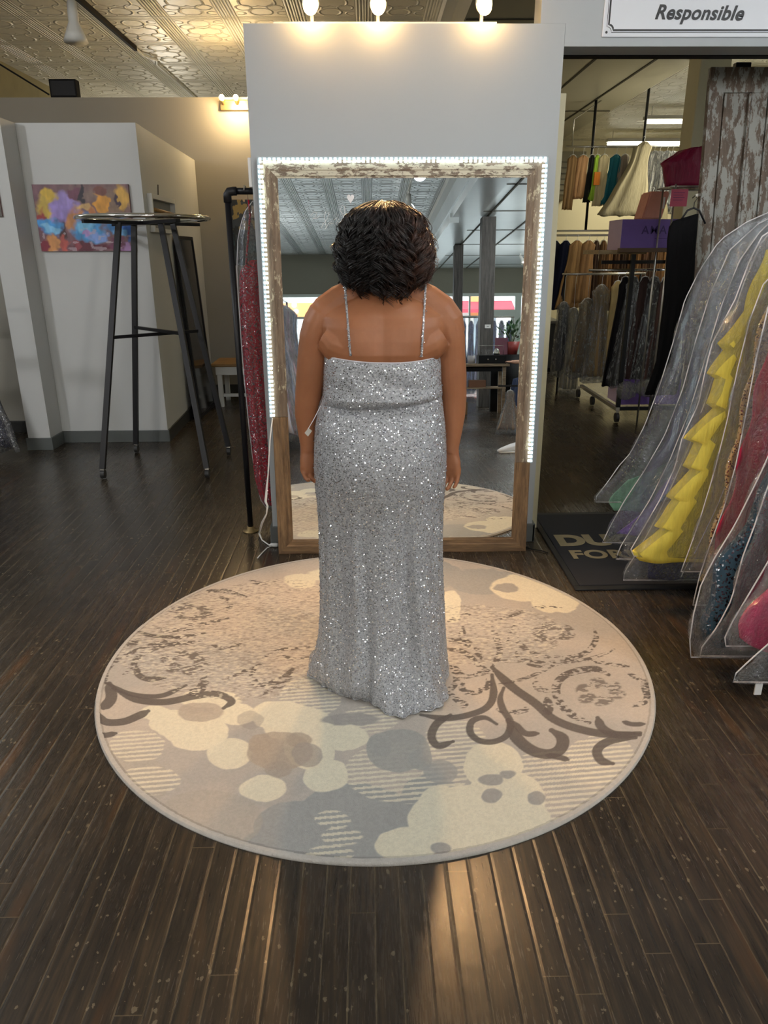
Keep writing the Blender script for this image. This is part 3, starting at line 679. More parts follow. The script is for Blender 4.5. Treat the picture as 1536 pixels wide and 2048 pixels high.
    for pts, w, wn in (
        ([(560, 700), (620, 760), (690, 820), (800, 900), (900, 985), (1050, 1040), (1200, 1065), (1370, 1060)], 46, 0),
        ([(1140, 975), (1165, 1030), (1240, 1068), (1370, 1070)], 44, 0),
        ([(1345, 1085), (1230, 1095), (1160, 1125), (1135, 1165), (1160, 1210), (1220, 1225)], 46, 0),
        ([(560, 740), (568, 850), (530, 920), (430, 960), (300, 978), (170, 960)], 36, 0),
        ([(330, 960), (255, 1010), (228, 1080), (265, 1130), (345, 1105)], 40, 0),
        ([(585, 1010), (520, 975), (450, 995), (440, 1055), (490, 1100), (570, 1105), (640, 1070), (660, 1000), (620, 930), (605, 870), (625, 810)], 34, 0),
        ([(650, 990), (690, 1080), (770, 1150), (860, 1175), (930, 1150), (945, 1090), (885, 1045)], 60, 0),
        ([(860, 1180), (920, 1190), (975, 1205)], 34, 0), ([(680, 1000), (740, 1060), (810, 1062)], 34, 0),
        ([(560, 730), (490, 690), (440, 640), (380, 605), (300, 600)], 22, 1), ([(560, 725), (480, 735), (400, 745), (350, 685)], 24, 1),
        ([(1200, 740), (1130, 708), (1010, 722), (930, 765), (910, 835), (945, 910), (1010, 965), (1095, 1002)], 32, 1),
        ([(1380, 780), (1410, 850), (1395, 890), (1335, 912)], 26, 1), ([(1310, 735), (1390, 775), (1420, 830)], 22, 1), ([(1280, 998), (1330, 1012), (1395, 1010)], 28, 0),
        ([(330, 690), (365, 770), (325, 830), (370, 880), (410, 905), (345, 915)], 26, 1), ([(400, 760), (400, 825), (470, 835), (540, 800), (535, 765)], 26, 1),
        ([(680, 500), (710, 570), (790, 625), (900, 648), (1020, 640), (1090, 605), (1130, 540), (1120, 490)], 24, 2),
        ([(690, 600), (700, 640), (760, 662), (900, 672), (1050, 660), (1160, 630), (1230, 600)], 16, 1), ([(590, 660), (700, 665), (800, 690), (880, 690), (940, 680)], 14, 1), ([(600, 790), (700, 770), (800, 735), (880, 700)], 16, 1),
        ([(1090, 660), (1200, 680), (1310, 695)], 16, 1), ([(800, 760), (810, 810), (870, 830)], 26, 2), ([(590, 930), (650, 950), (740, 935), (735, 925)], 24, 1), ([(860, 870), (870, 930), (850, 950)], 36, 1),
        ([(320, 445), (380, 425), (440, 405)], 22, 2), ([(560, 480), (590, 560), (600, 620), (565, 690)], 24, 2), ([(400, 480), (400, 540), (460, 590), (500, 650)], 26, 2), ([(300, 545), (400, 560), (460, 600)], 22, 2),
        ([(580, 440), (680, 410), (800, 370), (940, 370)], 14, 2), ([(720, 440), (680, 480), (640, 560)], 16, 2)): stroke(pts, w, wn, **O5)
    for pts, w, wn in (
        ([(130, 730), (230, 780), (330, 800), (430, 795), (545, 745)], 26, 0), ([(170, 760), (280, 815), (430, 830), (590, 800), (700, 788), (775, 825), (735, 862)], 36, 0),
        ([(640, 705), (620, 760), (560, 790)], 36, 1), ([(80, 880), (130, 930), (220, 930), (300, 900), (350, 875)], 40, 0), ([(120, 860), (160, 810), (150, 735)], 50, 0),
        ([(75, 975), (120, 1000), (185, 990)], 30, 0), ([(80, 1040), (120, 1055)], 26, 0), ([(130, 735), (145, 660), (210, 605), (320, 555), (480, 505), (640, 475)], 18, 1),
        ([(225, 690), (270, 650), (300, 600), (400, 550), (520, 530), (610, 522)], 22, 1), ([(290, 650), (300, 690), (350, 712), (435, 705)], 30, 0), ([(250, 540), (310, 515)], 26, 1),
        ([(300, 470), (370, 490), (505, 496)], 20, 0), ([(640, 262), (750, 262), (850, 290)], 18, 1), ([(870, 208), (930, 222), (1000, 212)], 20, 2), ([(720, 290), (770, 320), (755, 360)], 20, 2),
        ([(400, 455), (470, 462), (600, 440), (760, 400)], 22, 2), ([(875, 690), (900, 735), (960, 742), (1050, 705), (1090, 660)], 30, 1), ([(900, 792), (990, 762), (1080, 715)], 22, 2),
        ([(940, 600), (1040, 560), (1190, 545)], 16, 2), ([(1040, 590), (1100, 610), (1190, 600)], 14, 2), ([(720, 725), (800, 690), (870, 660)], 16, 2), ([(680, 540), (760, 560), (830, 520)], 20, 2), ([(500, 460), (600, 420)], 18, 2), ([(880, 690), (900, 650), (960, 640)], 18, 2)): stroke(pts, w, wn, **O4)
    def rosette(cx, cy, rx, ry, n, worn, a=.8):
        nonlocal C
        for k in range(n):
            an = 2*PI*k/n+.3; d = np.sqrt(((qx-cx-rx*.62*math.cos(an))/(rx*.36))**2+((qy-cy-ry*.62*math.sin(an))/(ry*.40))**2)
            kk = np.clip((1-d)*4, 0, 1)*a*np.clip((fine+med*.6-.02*worn)*5+(1.1 if worn < 1 else .6), 0, 1); C = C*(1-kk[..., None])+dark*kk[..., None]
    rosette(780+1150/2.743, 1080+835/2.743, 56, 30, 6, 0, .72); rosette(780+890/2.743, 1080+515/2.743, 48, 24, 6, 1); rosette(160+540/2.56, 1080+630/2.56, 52, 28, 6, 1); rosette(160+580/2.56, 1080+372/2.56, 52, 20, 6, 1)
    # worn salt-and-pepper area across the middle
    zone = np.clip(mask(470, 1290, 240, 110)+mask(960, 1270, 170, 60)+mask(560, 1220, 160, 60), 0, 1)*.8
    k = (zone*np.clip((fine-.22)*6, 0, 1)*.6)[..., None]; C = C*(1-k)+L(120, 108, 100)*k
    k = (zone*np.clip((-fine-.2)*6, 0, 1)*.6)[..., None]; C = C*(1-k)+cream*k
    # bound edge and a darker piping line
    k = (r > .984)[..., None]; C = np.where(k, L(186, 182, 176), C); k = ((r > .978) & (r < .984))[..., None]; C = np.where(k, C*.72, C)
    pile = 1.10+.07*vnoise(x*160, y*160, 41, 1)[..., None]; C = np.clip(C*pile, 0, 1)
    idx = np.arange(N*N).reshape(N, N)
    q = np.stack([idx[:-1, :-1], idx[:-1, 1:], idx[1:, 1:], idx[1:, :-1]], -1).reshape(-1, 4)
    # skirt down to the floor
    ring = np.concatenate([idx[0, :-1], idx[:-1, -1], idx[-1, :0:-1], idx[:0:-1, 0]]); nb = len(ring)
    low = P[ring].copy(); low[:, 2] = 0.0005; P = np.vstack([P, low]); li = N*N+np.arange(nb)
    q2 = np.stack([ring, np.roll(ring, -1), np.roll(li, -1), li], -1); Q = np.vstack([q, q2[:, ::-1]])
    me = bpy.data.meshes.new('round_rug'); me.vertices.add(len(P)); me.vertices.foreach_set('co', P.ravel())
    me.loops.add(Q.size); me.loops.foreach_set('vertex_index', Q.ravel().astype(np.int32))
    me.polygons.add(len(Q)); me.polygons.foreach_set('loop_start', np.arange(0, Q.size, 4, dtype=np.int32)); me.polygons.foreach_set('loop_total', np.full(len(Q), 4, np.int32))
    me.update(calc_edges=True)
    ca = me.color_attributes.new('weave', 'FLOAT_COLOR', 'POINT'); cc = np.ones((len(P), 4)); cc[:N*N, :3] = C.reshape(-1, 3); cc[N*N:, :3] = L(170, 166, 160)
    ca.data.foreach_set('color', cc.ravel()); me.polygons.foreach_set('use_smooth', [True]*len(Q))
    t = NT('woven_rug'); a = t.n('ShaderNodeVertexColor', layer_name='weave'); h = t.noise(t.coord(), 260, 3)
    cm = t.mix(t.math('MULTIPLY', h, .35), a.outputs[0], (.25, .23, .2)); me.materials.append(t.done(t.bsdf(cm, .9, 0, t.bump(h, .55, .004), spec=.15)))
    o = bpy.data.objects.new('round_rug', me); col.objects.link(o)
    tag(o, 'round cream and grey rug with flowers and dark scrolls, under the woman', 'rug')
make_rug()

# ================================================================ DOORMAT with lettering
m = empty('entrance_mat', (1.6, 3.6, 0), 'black mat with tan lettering on the floor right of the mirror, under the bagged gowns', 'mat')
MB().box(.985, 3.13, .0, 2.55, 4.12, .012, .004).build('mat_pad', simple('black_carpet_mat', srgb(30, 33, 40), .85, noise=.2, nscale=200, bump=.4, bscale=400), m)
b = MB()
for x0, y0, x1, y1 in ((.955, 3.088, 2.58, 3.129), (.955, 4.121, 2.58, 4.16), (.955, 3.1292, .984, 4.1208), (2.551, 3.1292, 2.58, 4.1208)): b.box(x0, y0, 0, x1, y1, .009, .003)
b.build('rubber_edge', simple('mat_edge', srgb(22, 24, 28), .5), m)
M['mat_text'] = simple('tan_lettering', srgb(150, 138, 108), .85, noise=.15, nscale=80)
text_mesh('lettering', 'DUC', .205, M['mat_text'], m, (1.012, 3.625, .0135), (1, 0, 0), (0, 1, 0), bold=.012, spacing=1.03, depth=.0006)
text_mesh('lettering', 'FORMA', .150, M['mat_text'], m, (1.035, 3.445, .0135), (1, 0, 0), (0, 1, 0), bold=.005, spacing=1.05, depth=.0006)

# ================================================================ SIGN over the doorway
s_ = empty('wall_sign', (1.7, 3.72, 2.39), 'white sign with a black notched border over the doorway, top right', 'sign')
sx0, sz0, sx1, sz1 = 1.043, 2.389, 2.45, 2.80; sy = 3.7155
MB().box(sx0, sy, sz0, sx1, 3.7225, sz1, .003).build('sign_board', M['sign_white'], s_)
def border(inset, w, rad):
    b = MB(); pts = []
    for (cx, cz, a0) in ((sx0+inset, sz0+inset, 90), (sx1-inset, sz0+inset, 180), (sx1-inset, sz1-inset, 270), (sx0+inset, sz1-inset, 0)):
        for k in range(7):
            a = math.radians(a0-k*15); pts.append((cx+rad*math.cos(a), cz+rad*math.sin(a)))
    n = len(pts); rows = [[], []]
    cxm, czm = (sx0+sx1)/2, (sz0+sz1)/2
    for i in range(n):
        p0, p1, p2 = np.array(pts[i-1]), np.array(pts[i]), np.array(pts[(i+1) % n]); tn = p2-p0; tn = tn/np.linalg.norm(tn); nn = np.array([-tn[1], tn[0]])
        rows[0].append((p1[0]-nn[0]*w/2, sy-.0012, p1[1]-nn[1]*w/2)); rows[1].append((p1[0]+nn[0]*w/2, sy-.0012, p1[1]+nn[1]*w/2))
    b.grid(rows, wrap=True); return b
border(.026, .0075, .021).build('border', M['ink'], s_); border(.018, .0022, .021).build('border_line', M['ink'], s_)
for cx in (sx0+.018, sx1-.018):
    for cz in (sz0+.018, sz1-.018): MB().tube([(cx, sy-.0015, cz), (cx, sy+.001, cz)], .0052, 14).build('rivet', M['ink'], s_)
text_mesh('lettering', 'Responsible', .076, M['ink'], s_, (1.266, sy-.0016, 2.458), (1, 0, -.012), (0.012, 0, 1), bold=.0022, shear=.28, spacing=1.06, depth=.0004)
# ================================================================ THE WOMAN
YC = 2.42
woman = empty('person', (.045, YC, .012), 'woman seen from behind in a long silver sequin gown with a dark curly bob', 'person')
def skin_mat():
    t = NT('brown_skin'); n = t.noise(t.coord(), 5, 4); n2 = t.noise(t.coord(), 60, 3)
    c = t.mix(n, srgb(140, 90, 60), srgb(176, 118, 82)); c = t.mix(t.math('MULTIPLY', n2, .25), c, srgb(120, 72, 50))
    b = t.bsdf(c, .46, 0, t.bump(n2, .12, .002), spec=.35)
    b.inputs['Subsurface Weight'].default_value = .12; b.inputs['Subsurface Radius'].default_value = (.6, .25, .15); b.inputs['Subsurface Scale'].default_value = .012
    return t.done(b)
M['skin'] = skin_mat()
def ring(c, u, v, a, bq, n=28, e=2.0):
    c, u, v = np.array(c, float), np.array(u, float), np.array(v, float); o = []
    for k in range(n):
        t = 2*PI*k/n; ct, st = math.cos(t), math.sin(t)
        o.append(c+u*a*math.copysign(abs(ct)**(2/e), ct)+v*bq*math.copysign(abs(st)**(2/e), st))
    return o
def limb(b, pts, radii, n=20, flat=None, ux=(1, 0, 0)):
    """loft ellipses along a path; radii (a,b); frame kept close to ux"""
    rows = []; P = [np.array(p, float) for p in pts]; ux = np.array(ux, float)
    for i, p in enumerate(P):
        d = P[min(i+1, len(P)-1)]-P[max(i-1, 0)]; d = d/np.linalg.norm(d)
        u = ux-d*ux.dot(d); u = u/np.linalg.norm(u); v = np.cross(d, u); r = radii[i]; r = r if isinstance(r, tuple) else (r, r)
        rows.append(ring(p, u, v, r[0], r[1], n))
    b.grid(rows, wrap=True, capends=True)
body = MB()
# torso: z, xl, xr, y centre, half depth
TR = [(1.415, -.005, .105, YC+.01, .058), (1.39, -.015, .112, YC+.005, .062), (1.37, -.050, .145, YC+.005, .074), (1.352, -.098, .190, YC+.005, .086), (1.335, -.135, .225, YC+.005, .097),
      (1.31, -.160, .252, YC, .110), (1.28, -.160, .252, YC-.002, .122), (1.24, -.150, .243, YC-.004, .132), (1.20, -.143, .232, YC-.005, .138), (1.17, -.140, .228, YC-.002, .134), (1.15, -.132, .222, YC, .126),
      (1.09, -.132, .220, YC, .120), (1.04, -.142, .222, YC, .118), (.955, -.155, .230, YC-.01, .145), (.868, -.160, .232, YC-.015, .16), (.78, -.160, .232, YC-.015, .16), (.70, -.155, .228, YC-.01, .14), (.66, -.15, .222, YC-.01, .12)]
rows = []
for z, xl, xr, yc, hb in TR:
    c = (xl+xr)/2; a = (xr-xl)/2; r = ring((c, yc, z), (1, 0, 0), (0, 1, 0), a, hb, 64, 2.35)
    o = []
    for p in r:
        p = p.copy()
        if p[1] < yc:
            k = math.exp(-((p[0]-.046)/.020)**2)*max(0, 1-abs(z-1.20)/.2); p[1] += .007*k           # spine
            kb = (math.exp(-((p[0]+.045)/.042)**2)+math.exp(-((p[0]-.137)/.042)**2))*math.exp(-((z-1.275)/.055)**2); p[1] -= .009*kb
        o.append(p)
    rows.append(o)
body.grid(rows, wrap=True, capends=True)
# trapezius fill, neck and head
limb(body, [(.048, YC+.012, 1.36), (.050, YC+.015, 1.40), (.051, YC+.02, 1.45), (.052, YC+.025, 1.50)], [(.066, .060), (.056, .056), (.053, .055), (.055, .06)], 24)
for s in (-1, 1): limb(body, [(.05+s*.01, YC+.004, 1.395), (.05+s*.05, YC+.003, 1.390), (.05+s*.09, YC+.002, 1.377), (.05+s*.135, YC, 1.355), (.05+s*.175, YC, 1.322), (.05+s*.20, YC, 1.290), (.05+s*.21, YC, 1.25)], [.045, .046, .048, .052, .058, .058, .054], 18, ux=(0, 1, 0))
body.ball((.052, YC+.01, 1.545), (.074, .092, .104), 32, 24)
body.ball((.052, YC+.052, 1.492), (.058, .058, .062), 24, 16)            # jaw
body.ball((.052, YC+.108, 1.515), (.013, .018, .015), 12, 8)             # nose tip
limb(body, [(.052, YC+.095, 1.556), (.052, YC+.106, 1.53), (.052, YC+.111, 1.517)], [.007, .009, .010], 10)
for s in (-1, 1):
    body.ball((.052+s*.032, YC+.088, 1.552), (.014, .010, .010), 12, 8)     # eye mounds
    body.ball((.052+s*.028, YC+.090, 1.571), (.022, .012, .007), 12, 8)     # brows
    body.ball((.052+s*.078, YC+.01, 1.535), (.009, .018, .030), 12, 10)     # ears
    body.ball((.052+s*.040, YC+.072, 1.512), (.022, .020, .020), 12, 8)     # cheeks
body.ball((.052, YC+.103, 1.487), (.022, .010, .006), 12, 8); body.ball((.052, YC+.101, 1.478), (.018, .010, .007), 12, 8)
body.ball((.052, YC+.092, 1.452), (.018, .016, .014), 12, 8)
for s in (-1, 1):                                                          # bust and back rolls
    body.ball((.045+s*.074, YC+.088, 1.155), (.076, .062, .072), 20, 14)
    limb(body, [(.046+s*.10, YC-.062, 1.215), (.046+s*.14, YC-.048, 1.225), (.046+s*.165, YC-.03, 1.245)], [.062, .062, .058], 18, ux=(0, 1, 0))
# legs and feet inside the gown
for s in (-1, 1):
    x = .045+s*.095
    limb(body, [(x, YC, .76), (x, YC, .6), (x*1.0, YC+.01, .45), (x, YC-.005, .33), (x, YC, .18), (x, YC, .07)], [(.098, .11), (.09, .098), (.062, .066), (.058, .064), (.042, .046), (.038, .042)], 20)
    limb(body, [(x, YC-.05, .045), (x, YC+.0, .05), (x, YC+.08, .038), (x, YC+.17, .03)], [(.034, .03), (.036, .034), (.042, .024), (.03, .016)], 16)
# arms from the silhouettes in the photograph
def arm(px_pts, s):
    pts, rr = [], []
    for (px, py, hw, dy) in px_pts:
        p = at(px, py, YC+dy); q = at(px+hw, py, YC+dy); pts.append(p); rr.append(((q-p)[0], (q-p)[0]*1.12))
    limb(body, pts, rr, 24); return pts
AL = arm([(664, 612, 26, 0), (648, 630, 33, 0), (638, 650, 33, 0), (630, 675, 31.5, 0), (626, 705, 30, .002), (622, 750, 29.5, .006), (617, 795, 27, .010), (613, 830, 23.5, .008), (614, 862, 18.5, .002), (616, 890, 15.5, -.004), (616, 902, 15, -.006)], -1)
AR = arm([(868, 616, 26, 0), (883, 632, 33, 0), (892, 652, 33, 0), (899, 678, 31.5, 0), (901, 706, 29.5, .002), (904, 752, 29, .006), (907, 797, 26, .010), (907, 832, 23, .008), (905, 866, 18.5, .002), (903, 893, 15, -.004), (902, 905, 14.5, -.006)], 1)
# hands: palm towards the thigh, fingers curled inward
def hand(wr, s, curl, lean):
    """s=-1 image left, +1 image right; wr = wrist"""
    wr = np.array(wr); dn = np.array([lean*s, -.05, -1.0]); dn /= np.linalg.norm(dn)
    wd = np.array([s*.86, -.50, 0.0]); wd /= np.linalg.norm(wd)          # across the knuckles, index side away from camera
    inn = np.cross(wd, dn)*1.0
    if inn[1] > 0: inn = -inn                                             # towards the body
    kn = wr+dn*.078
    rows = []
    for u, a, b_, off in ((-.01, .023, .018, 0), (.012, .026, .019, 0), (.035, .034, .019, .002), (.058, .037, .018, .003), (.078, .036, .015, .003), (.088, .030, .010, .003)):
        rows.append(ring(wr+dn*u+inn*off, wd, inn, a, b_, 22, 2.6))
    body.grid(rows, wrap=True, capends=True)
    for k, (off, L, r) in enumerate(((.0315, .060, .0076), (.0108, .073, .0086), (-.0108, .078, .0088), (-.0320, .071, .0085))):
        p = kn+wd*off-dn*.006+inn*.002; ang = curl[0]; pts = [p-dn*.018, p]; rr = [r*1.02, r*1.08]
        segs = (.46, .30, .24)
        for q, sg in enumerate(segs):
            d = dn*math.cos(ang)+inn*math.sin(ang); mid = p+d*L*sg*.5; p = p+d*L*sg; pts += [mid, p]; rr += [r*.96*(1-.06*q), r*(1.03-.10*q)]; ang += curl[1]*(1+.08*k)
        pts.append(p+d*r*.5); rr.append(r*.55)
        limb(body, pts, rr, 12, ux=tuple(wd))
    # thumb leaves the side of the palm near its base
    p = wr-wd*.022+dn*.022+inn*.004; d1 = dn*.78-wd*.30+inn*.50; d1 /= np.linalg.norm(d1); d2 = dn*.9+inn*.42; d2 /= np.linalg.norm(d2)
    q = p+d1*.038; e = q+d2*.03
    limb(body, [p, p+d1*.02, q, q+d2*.014, e, e+d2*.006], [.0135, .0135, .0115, .0105, .0095, .005], 12, ux=tuple(wd))
hand(AL[-1]+np.array([-.001, -.004, .008]), -1, (.62, .66), -.12)
hand(AR[-1]+np.array([.002, -.004, .006]), 1, (.34, .46), -.04)
tmp = body.build('body_tmp', M['skin'])
md = tmp.modifiers.new('r', 'REMESH'); md.mode = 'VOXEL'; md.voxel_size = .0031; md.use_smooth_shade = True
ms = tmp.modifiers.new('s', 'SMOOTH'); ms.factor = .5; ms.iterations = 5
bpy.context.view_layer.update()
me = bpy.data.meshes.new_from_object(tmp.evaluated_get(bpy.context.evaluated_depsgraph_get())); bpy.data.objects.remove(tmp)
me.name = 'body'; me.polygons.foreach_set('use_smooth', [True]*len(me.polygons))
me.materials.clear(); me.materials.append(M['skin'])
bo = bpy.data.objects.new('body', me); col.objects.link(bo); link_parent(bo, woman)

# ---- gown: rings (z, xl, xr, yc, back, front)
GR = [(1.184, -.1435, .2315, .146, .172), (1.165, -.1460, .2340, .153, .19), (1.13, -.1485, .2360, .156, .20), (1.10, -.1500, .2370, .158, .19), (1.078, -.1520, .2400, .166, .18), (1.062, -.1530, .2410, .168, .175), (1.050, -.1550, .2400, .160, .172),
      (1.036, -.1630, .2420, .155, .172), (1.015, -.168, .2450, .162, .175), (.985, -.175, .2490, .178, .18), (.955, -.1815, .2530, .192, .183), (.91, -.1850, .2560, .204, .185), (.868, -.188, .2590, .211, .186), (.82, -.190, .2600, .213, .185), (.78, -.190, .2600, .210, .184),
      (.735, -.188, .2570, .200, .18), (.689, -.184, .2540, .190, .178), (.62, -.182, .2525, .183, .175), (.5, -.1825, .2515, .180, .178), (.4, -.183, .2540, .183, .182), (.3, -.186, .2590, .192, .19), (.2, -.194, .2640, .208, .20), (.12, -.205, .2700, .228, .215), (.06, -.220, .2750, .250, .23), (.028, -.232, .278, .268, .24), (.014, -.245, .281, .28, .245)]
zz = np.array([g[0] for g in GR])[::-1]
def gi(k, z): return np.interp(z, zz, np.array([g[k] for g in GR])[::-1])
hem_px = [(607, 1350), (632, 1366), (660, 1386), (700, 1402), (738, 1408), (757, 1424), (785, 1440), (806, 1446), (822, 1436), (850, 1430), (880, 1424), (897, 1398)]
hem = np.array([fl(*p)[:2] for p in hem_px])
def gown_point(th, z):
    """th: angle, 0=+x, -pi/2 = back"""
    xl, xr, bk, fr = (gi(k, z) for k in (1, 2, 3, 4)); cx = (xl+xr)/2; a = (xr-xl)/2
    ct, st = np.cos(th), np.sin(th); e = 2/2.35
    fr = fr+.022*np.clip((z-1.0)/.08, 0, 1); X = cx+a*np.sign(ct)*np.abs(ct)**e; d = np.where(st < 0, bk, fr); Y = YC+d*np.sign(st)*np.abs(st)**e
    low = np.clip((.86-z)/.80, 0, 1)
    f = (np.sin(th*13+1.7+.5*np.sin(th*3))*.55+np.sin(th*23+.6+z*1.2)*.25+np.sin(th*7+2.1-z*2.0)*.6)
    amp = .0215*low**.8+.006*np.clip((.15-z)/.15, 0, 1)
    hipfold = .0022*np.sin(th*31+z*9)*np.clip(low*2, 0, 1)
    side = 1-.75*np.abs(ct)**6
    X = X+ct*(f*amp*side+hipfold); Y = Y+st*(f*amp+hipfold)
    # waist creases on the back
    bkm = np.clip(-st, 0, 1)**.7; u = (X-.045)/.19
    zc = 1.047-.014*(1-u*u)+.012*u; crease = np.exp(-((z-zc)/.0075)**2); Y = Y+crease*.013*bkm
    zc2 = 1.022-.010*(1-u*u)-.012*u; Y = Y+np.exp(-((z-zc2)/.010)**2)*.006*bkm; Y = Y-np.exp(-((z-zc-.022)/.014)**2)*.006*bkm
    Y = Y-.004*bkm*np.sin(u*5+z*60)*np.exp(-((z-1.10)/.05)**2)
    # seat
    Y = Y-.012*bkm*(np.exp(-((X+.045)/.075)**2)+np.exp(-((X-.13)/.075)**2))*np.exp(-((z-.86)/.09)**2)
    # train sweeping back to the measured hem line
    if z < .22:
        w = ((.22-z)/.21)**2.2; an = np.arctan2(hem[:, 1]-YC, hem[:, 0]-.035); rad = np.hypot(hem[:, 1]-YC, hem[:, 0]-.035)
        A = np.arctan2(Y-YC, X-.035); R = np.hypot(Y-YC, X-.035); o = np.argsort(an)
        tgt = np.interp(A, an[o], rad[o]); m = (A > an.min()-.02) & (A < an.max()+.15); m = m*np.clip((A-an.min()+.02)*6, 0, 1)*np.clip((an.max()+.15-A)*6, 0, 1)
        R2 = R*(1-w*m)+(tgt+.006*np.sin(A*40))*w*m; X = .035+np.cos(A)*R2; Y = YC+np.sin(A)*R2
    return X, Y
TH = np.linspace(0, 2*PI, 361)[:-1]
zs = np.concatenate([np.linspace(1.184, .98, 58), np.linspace(.975, .25, 80), np.linspace(.24, .014, 34)])
rows = []
for i, z in enumerate(zs):
    X, Y = gown_point(TH, z); Z = np.full_like(X, z)
    if i == 0 or z > 1.12:   # neckline: dips at the centre back, rises over the bust
        k = (z-1.12)/.064; bkm = np.clip(-np.sin(TH), 0, 1); u = (X-.045)/.19
        Z = Z+k*(.012*np.abs(u)**2*bkm-.006*bkm*(1-u*u)+.05*np.clip(np.sin(TH), 0, 1)-.008*bkm*np.clip(u, 0, 1))
    if z < .05: Z = Z+.006*np.abs(np.sin(TH*17))*(z < .03)
    rows.append(list(zip(X, Y, Z)))
g = MB().grid(rows, wrap=True)
def gown_mat():
    t = NT('silver_gown_mesh'); v = t.coord()
    n = t.noise(v, 130, 3, .6); c = t.ramp(n, [(.32, srgb(138, 139, 142)), (.55, srgb(168, 170, 173)), (.78, srgb(196, 198, 202))])
    vo = t.n('ShaderNodeTexVoronoi'); t.l(t.coord(scale=(1, 1, 1.5)), vo.inputs['Vector']); vo.inputs['Scale'].default_value = 170
    wn = t.n('ShaderNodeTexWhiteNoise', noise_dimensions='3D'); t.l(vo.outputs['Position'], wn.inputs[0])
    dk = t.math('MULTIPLY', t.math('GREATER_THAN', wn.outputs[0], .80), t.math('LESS_THAN', vo.outputs[0], .40))
    c = t.mix(t.math('MULTIPLY', dk, .75), c, srgb(62, 64, 70))
    vm = t.n('ShaderNodeVectorMath', operation='MULTIPLY_ADD'); t.l(wn.outputs[1], vm.inputs[0]); vm.inputs[1].default_value = (1.7, 1.7, 1.7); vm.inputs[2].default_value = (-.85, -.85, -.85)
    ge = t.n('ShaderNodeNewGeometry'); va = t.n('ShaderNodeVectorMath', operation='ADD'); t.l(ge.outputs['Normal'], va.inputs[0]); t.l(vm.outputs[0], va.inputs[1])
    nz = t.n('ShaderNodeVectorMath', operation='NORMALIZE'); t.l(va.outputs[0], nz.inputs[0])
    a = t.bsdf(c, .55, 0, t.bump(n, .35, .003), spec=.4); b = t.bsdf((.75, .76, .8), .22, 1, nz.outputs[0])
    mx = t.n('ShaderNodeMixShader'); t.l(t.math('MULTIPLY', t.math('LESS_THAN', wn.outputs[0], .24), t.math('LESS_THAN', vo.outputs[0], .45)), mx.inputs[0]); t.l(a.outputs[0], mx.inputs[1]); t.l(b.outputs[0], mx.inputs[2])
    return t.done(mx)
M['gown'] = gown_mat()
gown = g.build('sequin_gown', M['gown'], woman, True)
md = gown.modifiers.new('thickness', 'SOLIDIFY'); md.thickness = .0015; md.offset = 0
# satin edge along the neckline and the hem
top = rows[0]; MB().tube([(p[0], p[1], p[2]+.001) for p in top[::3]], .0026, 6, closed=True).build('neckline_binding', simple('silver_binding', srgb(196, 194, 200), .35), gown, True)
hm = [(p[0]*1.0, p[1], max(p[2], .017)+.003*math.sin(i*.9)) for i, p in enumerate(rows[-1][::2])]
MB().tube(hm, .0035, 6, closed=True).build('hem_edge', M['gown'], gown, True)
# real sequins: small faceted discs catching the light
b = MB(); cnt = 0; sq_v = []; sq_f = []
R = np.array(rows)                                    # rings x angle x 3
ni, nj = R.shape[:2]
while cnt < 17000:
    i = int(rng.random()*(ni-1)); j = int(rng.random()*nj)
    p00, p01, p10 = R[i, j], R[i, (j+1) % nj], R[i+1, j]
    ar = np.linalg.norm(np.cross(p01-p00, p10-p00))
    if rng.random() > ar/4.5e-5: continue
    u, v_ = rng.random(), rng.random(); p = p00+(p01-p00)*u+(p10-p00)*v_
    n = np.cross(p10-p00, p01-p00); n /= np.linalg.norm(n)+1e-12
    if n[0]*(p[0]-.04)+n[1]*(p[1]-YC) < 0: n = -n
    nn = n+rng.normal(0, .33, 3); nn /= np.linalg.norm(nn)
    a = np.cross(nn, (0.3, .2, 1)); a /= np.linalg.norm(a); c_ = np.cross(nn, a); r = rng.choice([.0014, .0020, .0028], p=[.5, .35, .15])
    if p[2] < .02: continue
    p = p+n*.0022; o = cnt*6
    for k in range(6): t_ = PI*k/3; sq_v.append(p+(a*math.cos(t_)+c_*math.sin(t_))*r)
    sq_f.append(tuple(range(o, o+6))); cnt += 1
b.v = sq_v; b.f = sq_f
me = bpy.data.meshes.new('sequins'); me.from_pydata([tuple(map(float, p)) for p in b.v], [], b.f); me.update()
me.materials.append(simple('silver_sequin', (.88, .89, .92), .26, 1.0))
sq = bpy.data.objects.new('sequins', me); col.objects.link(sq); link_parent(sq, gown); sq['kind'] = 'stuff'
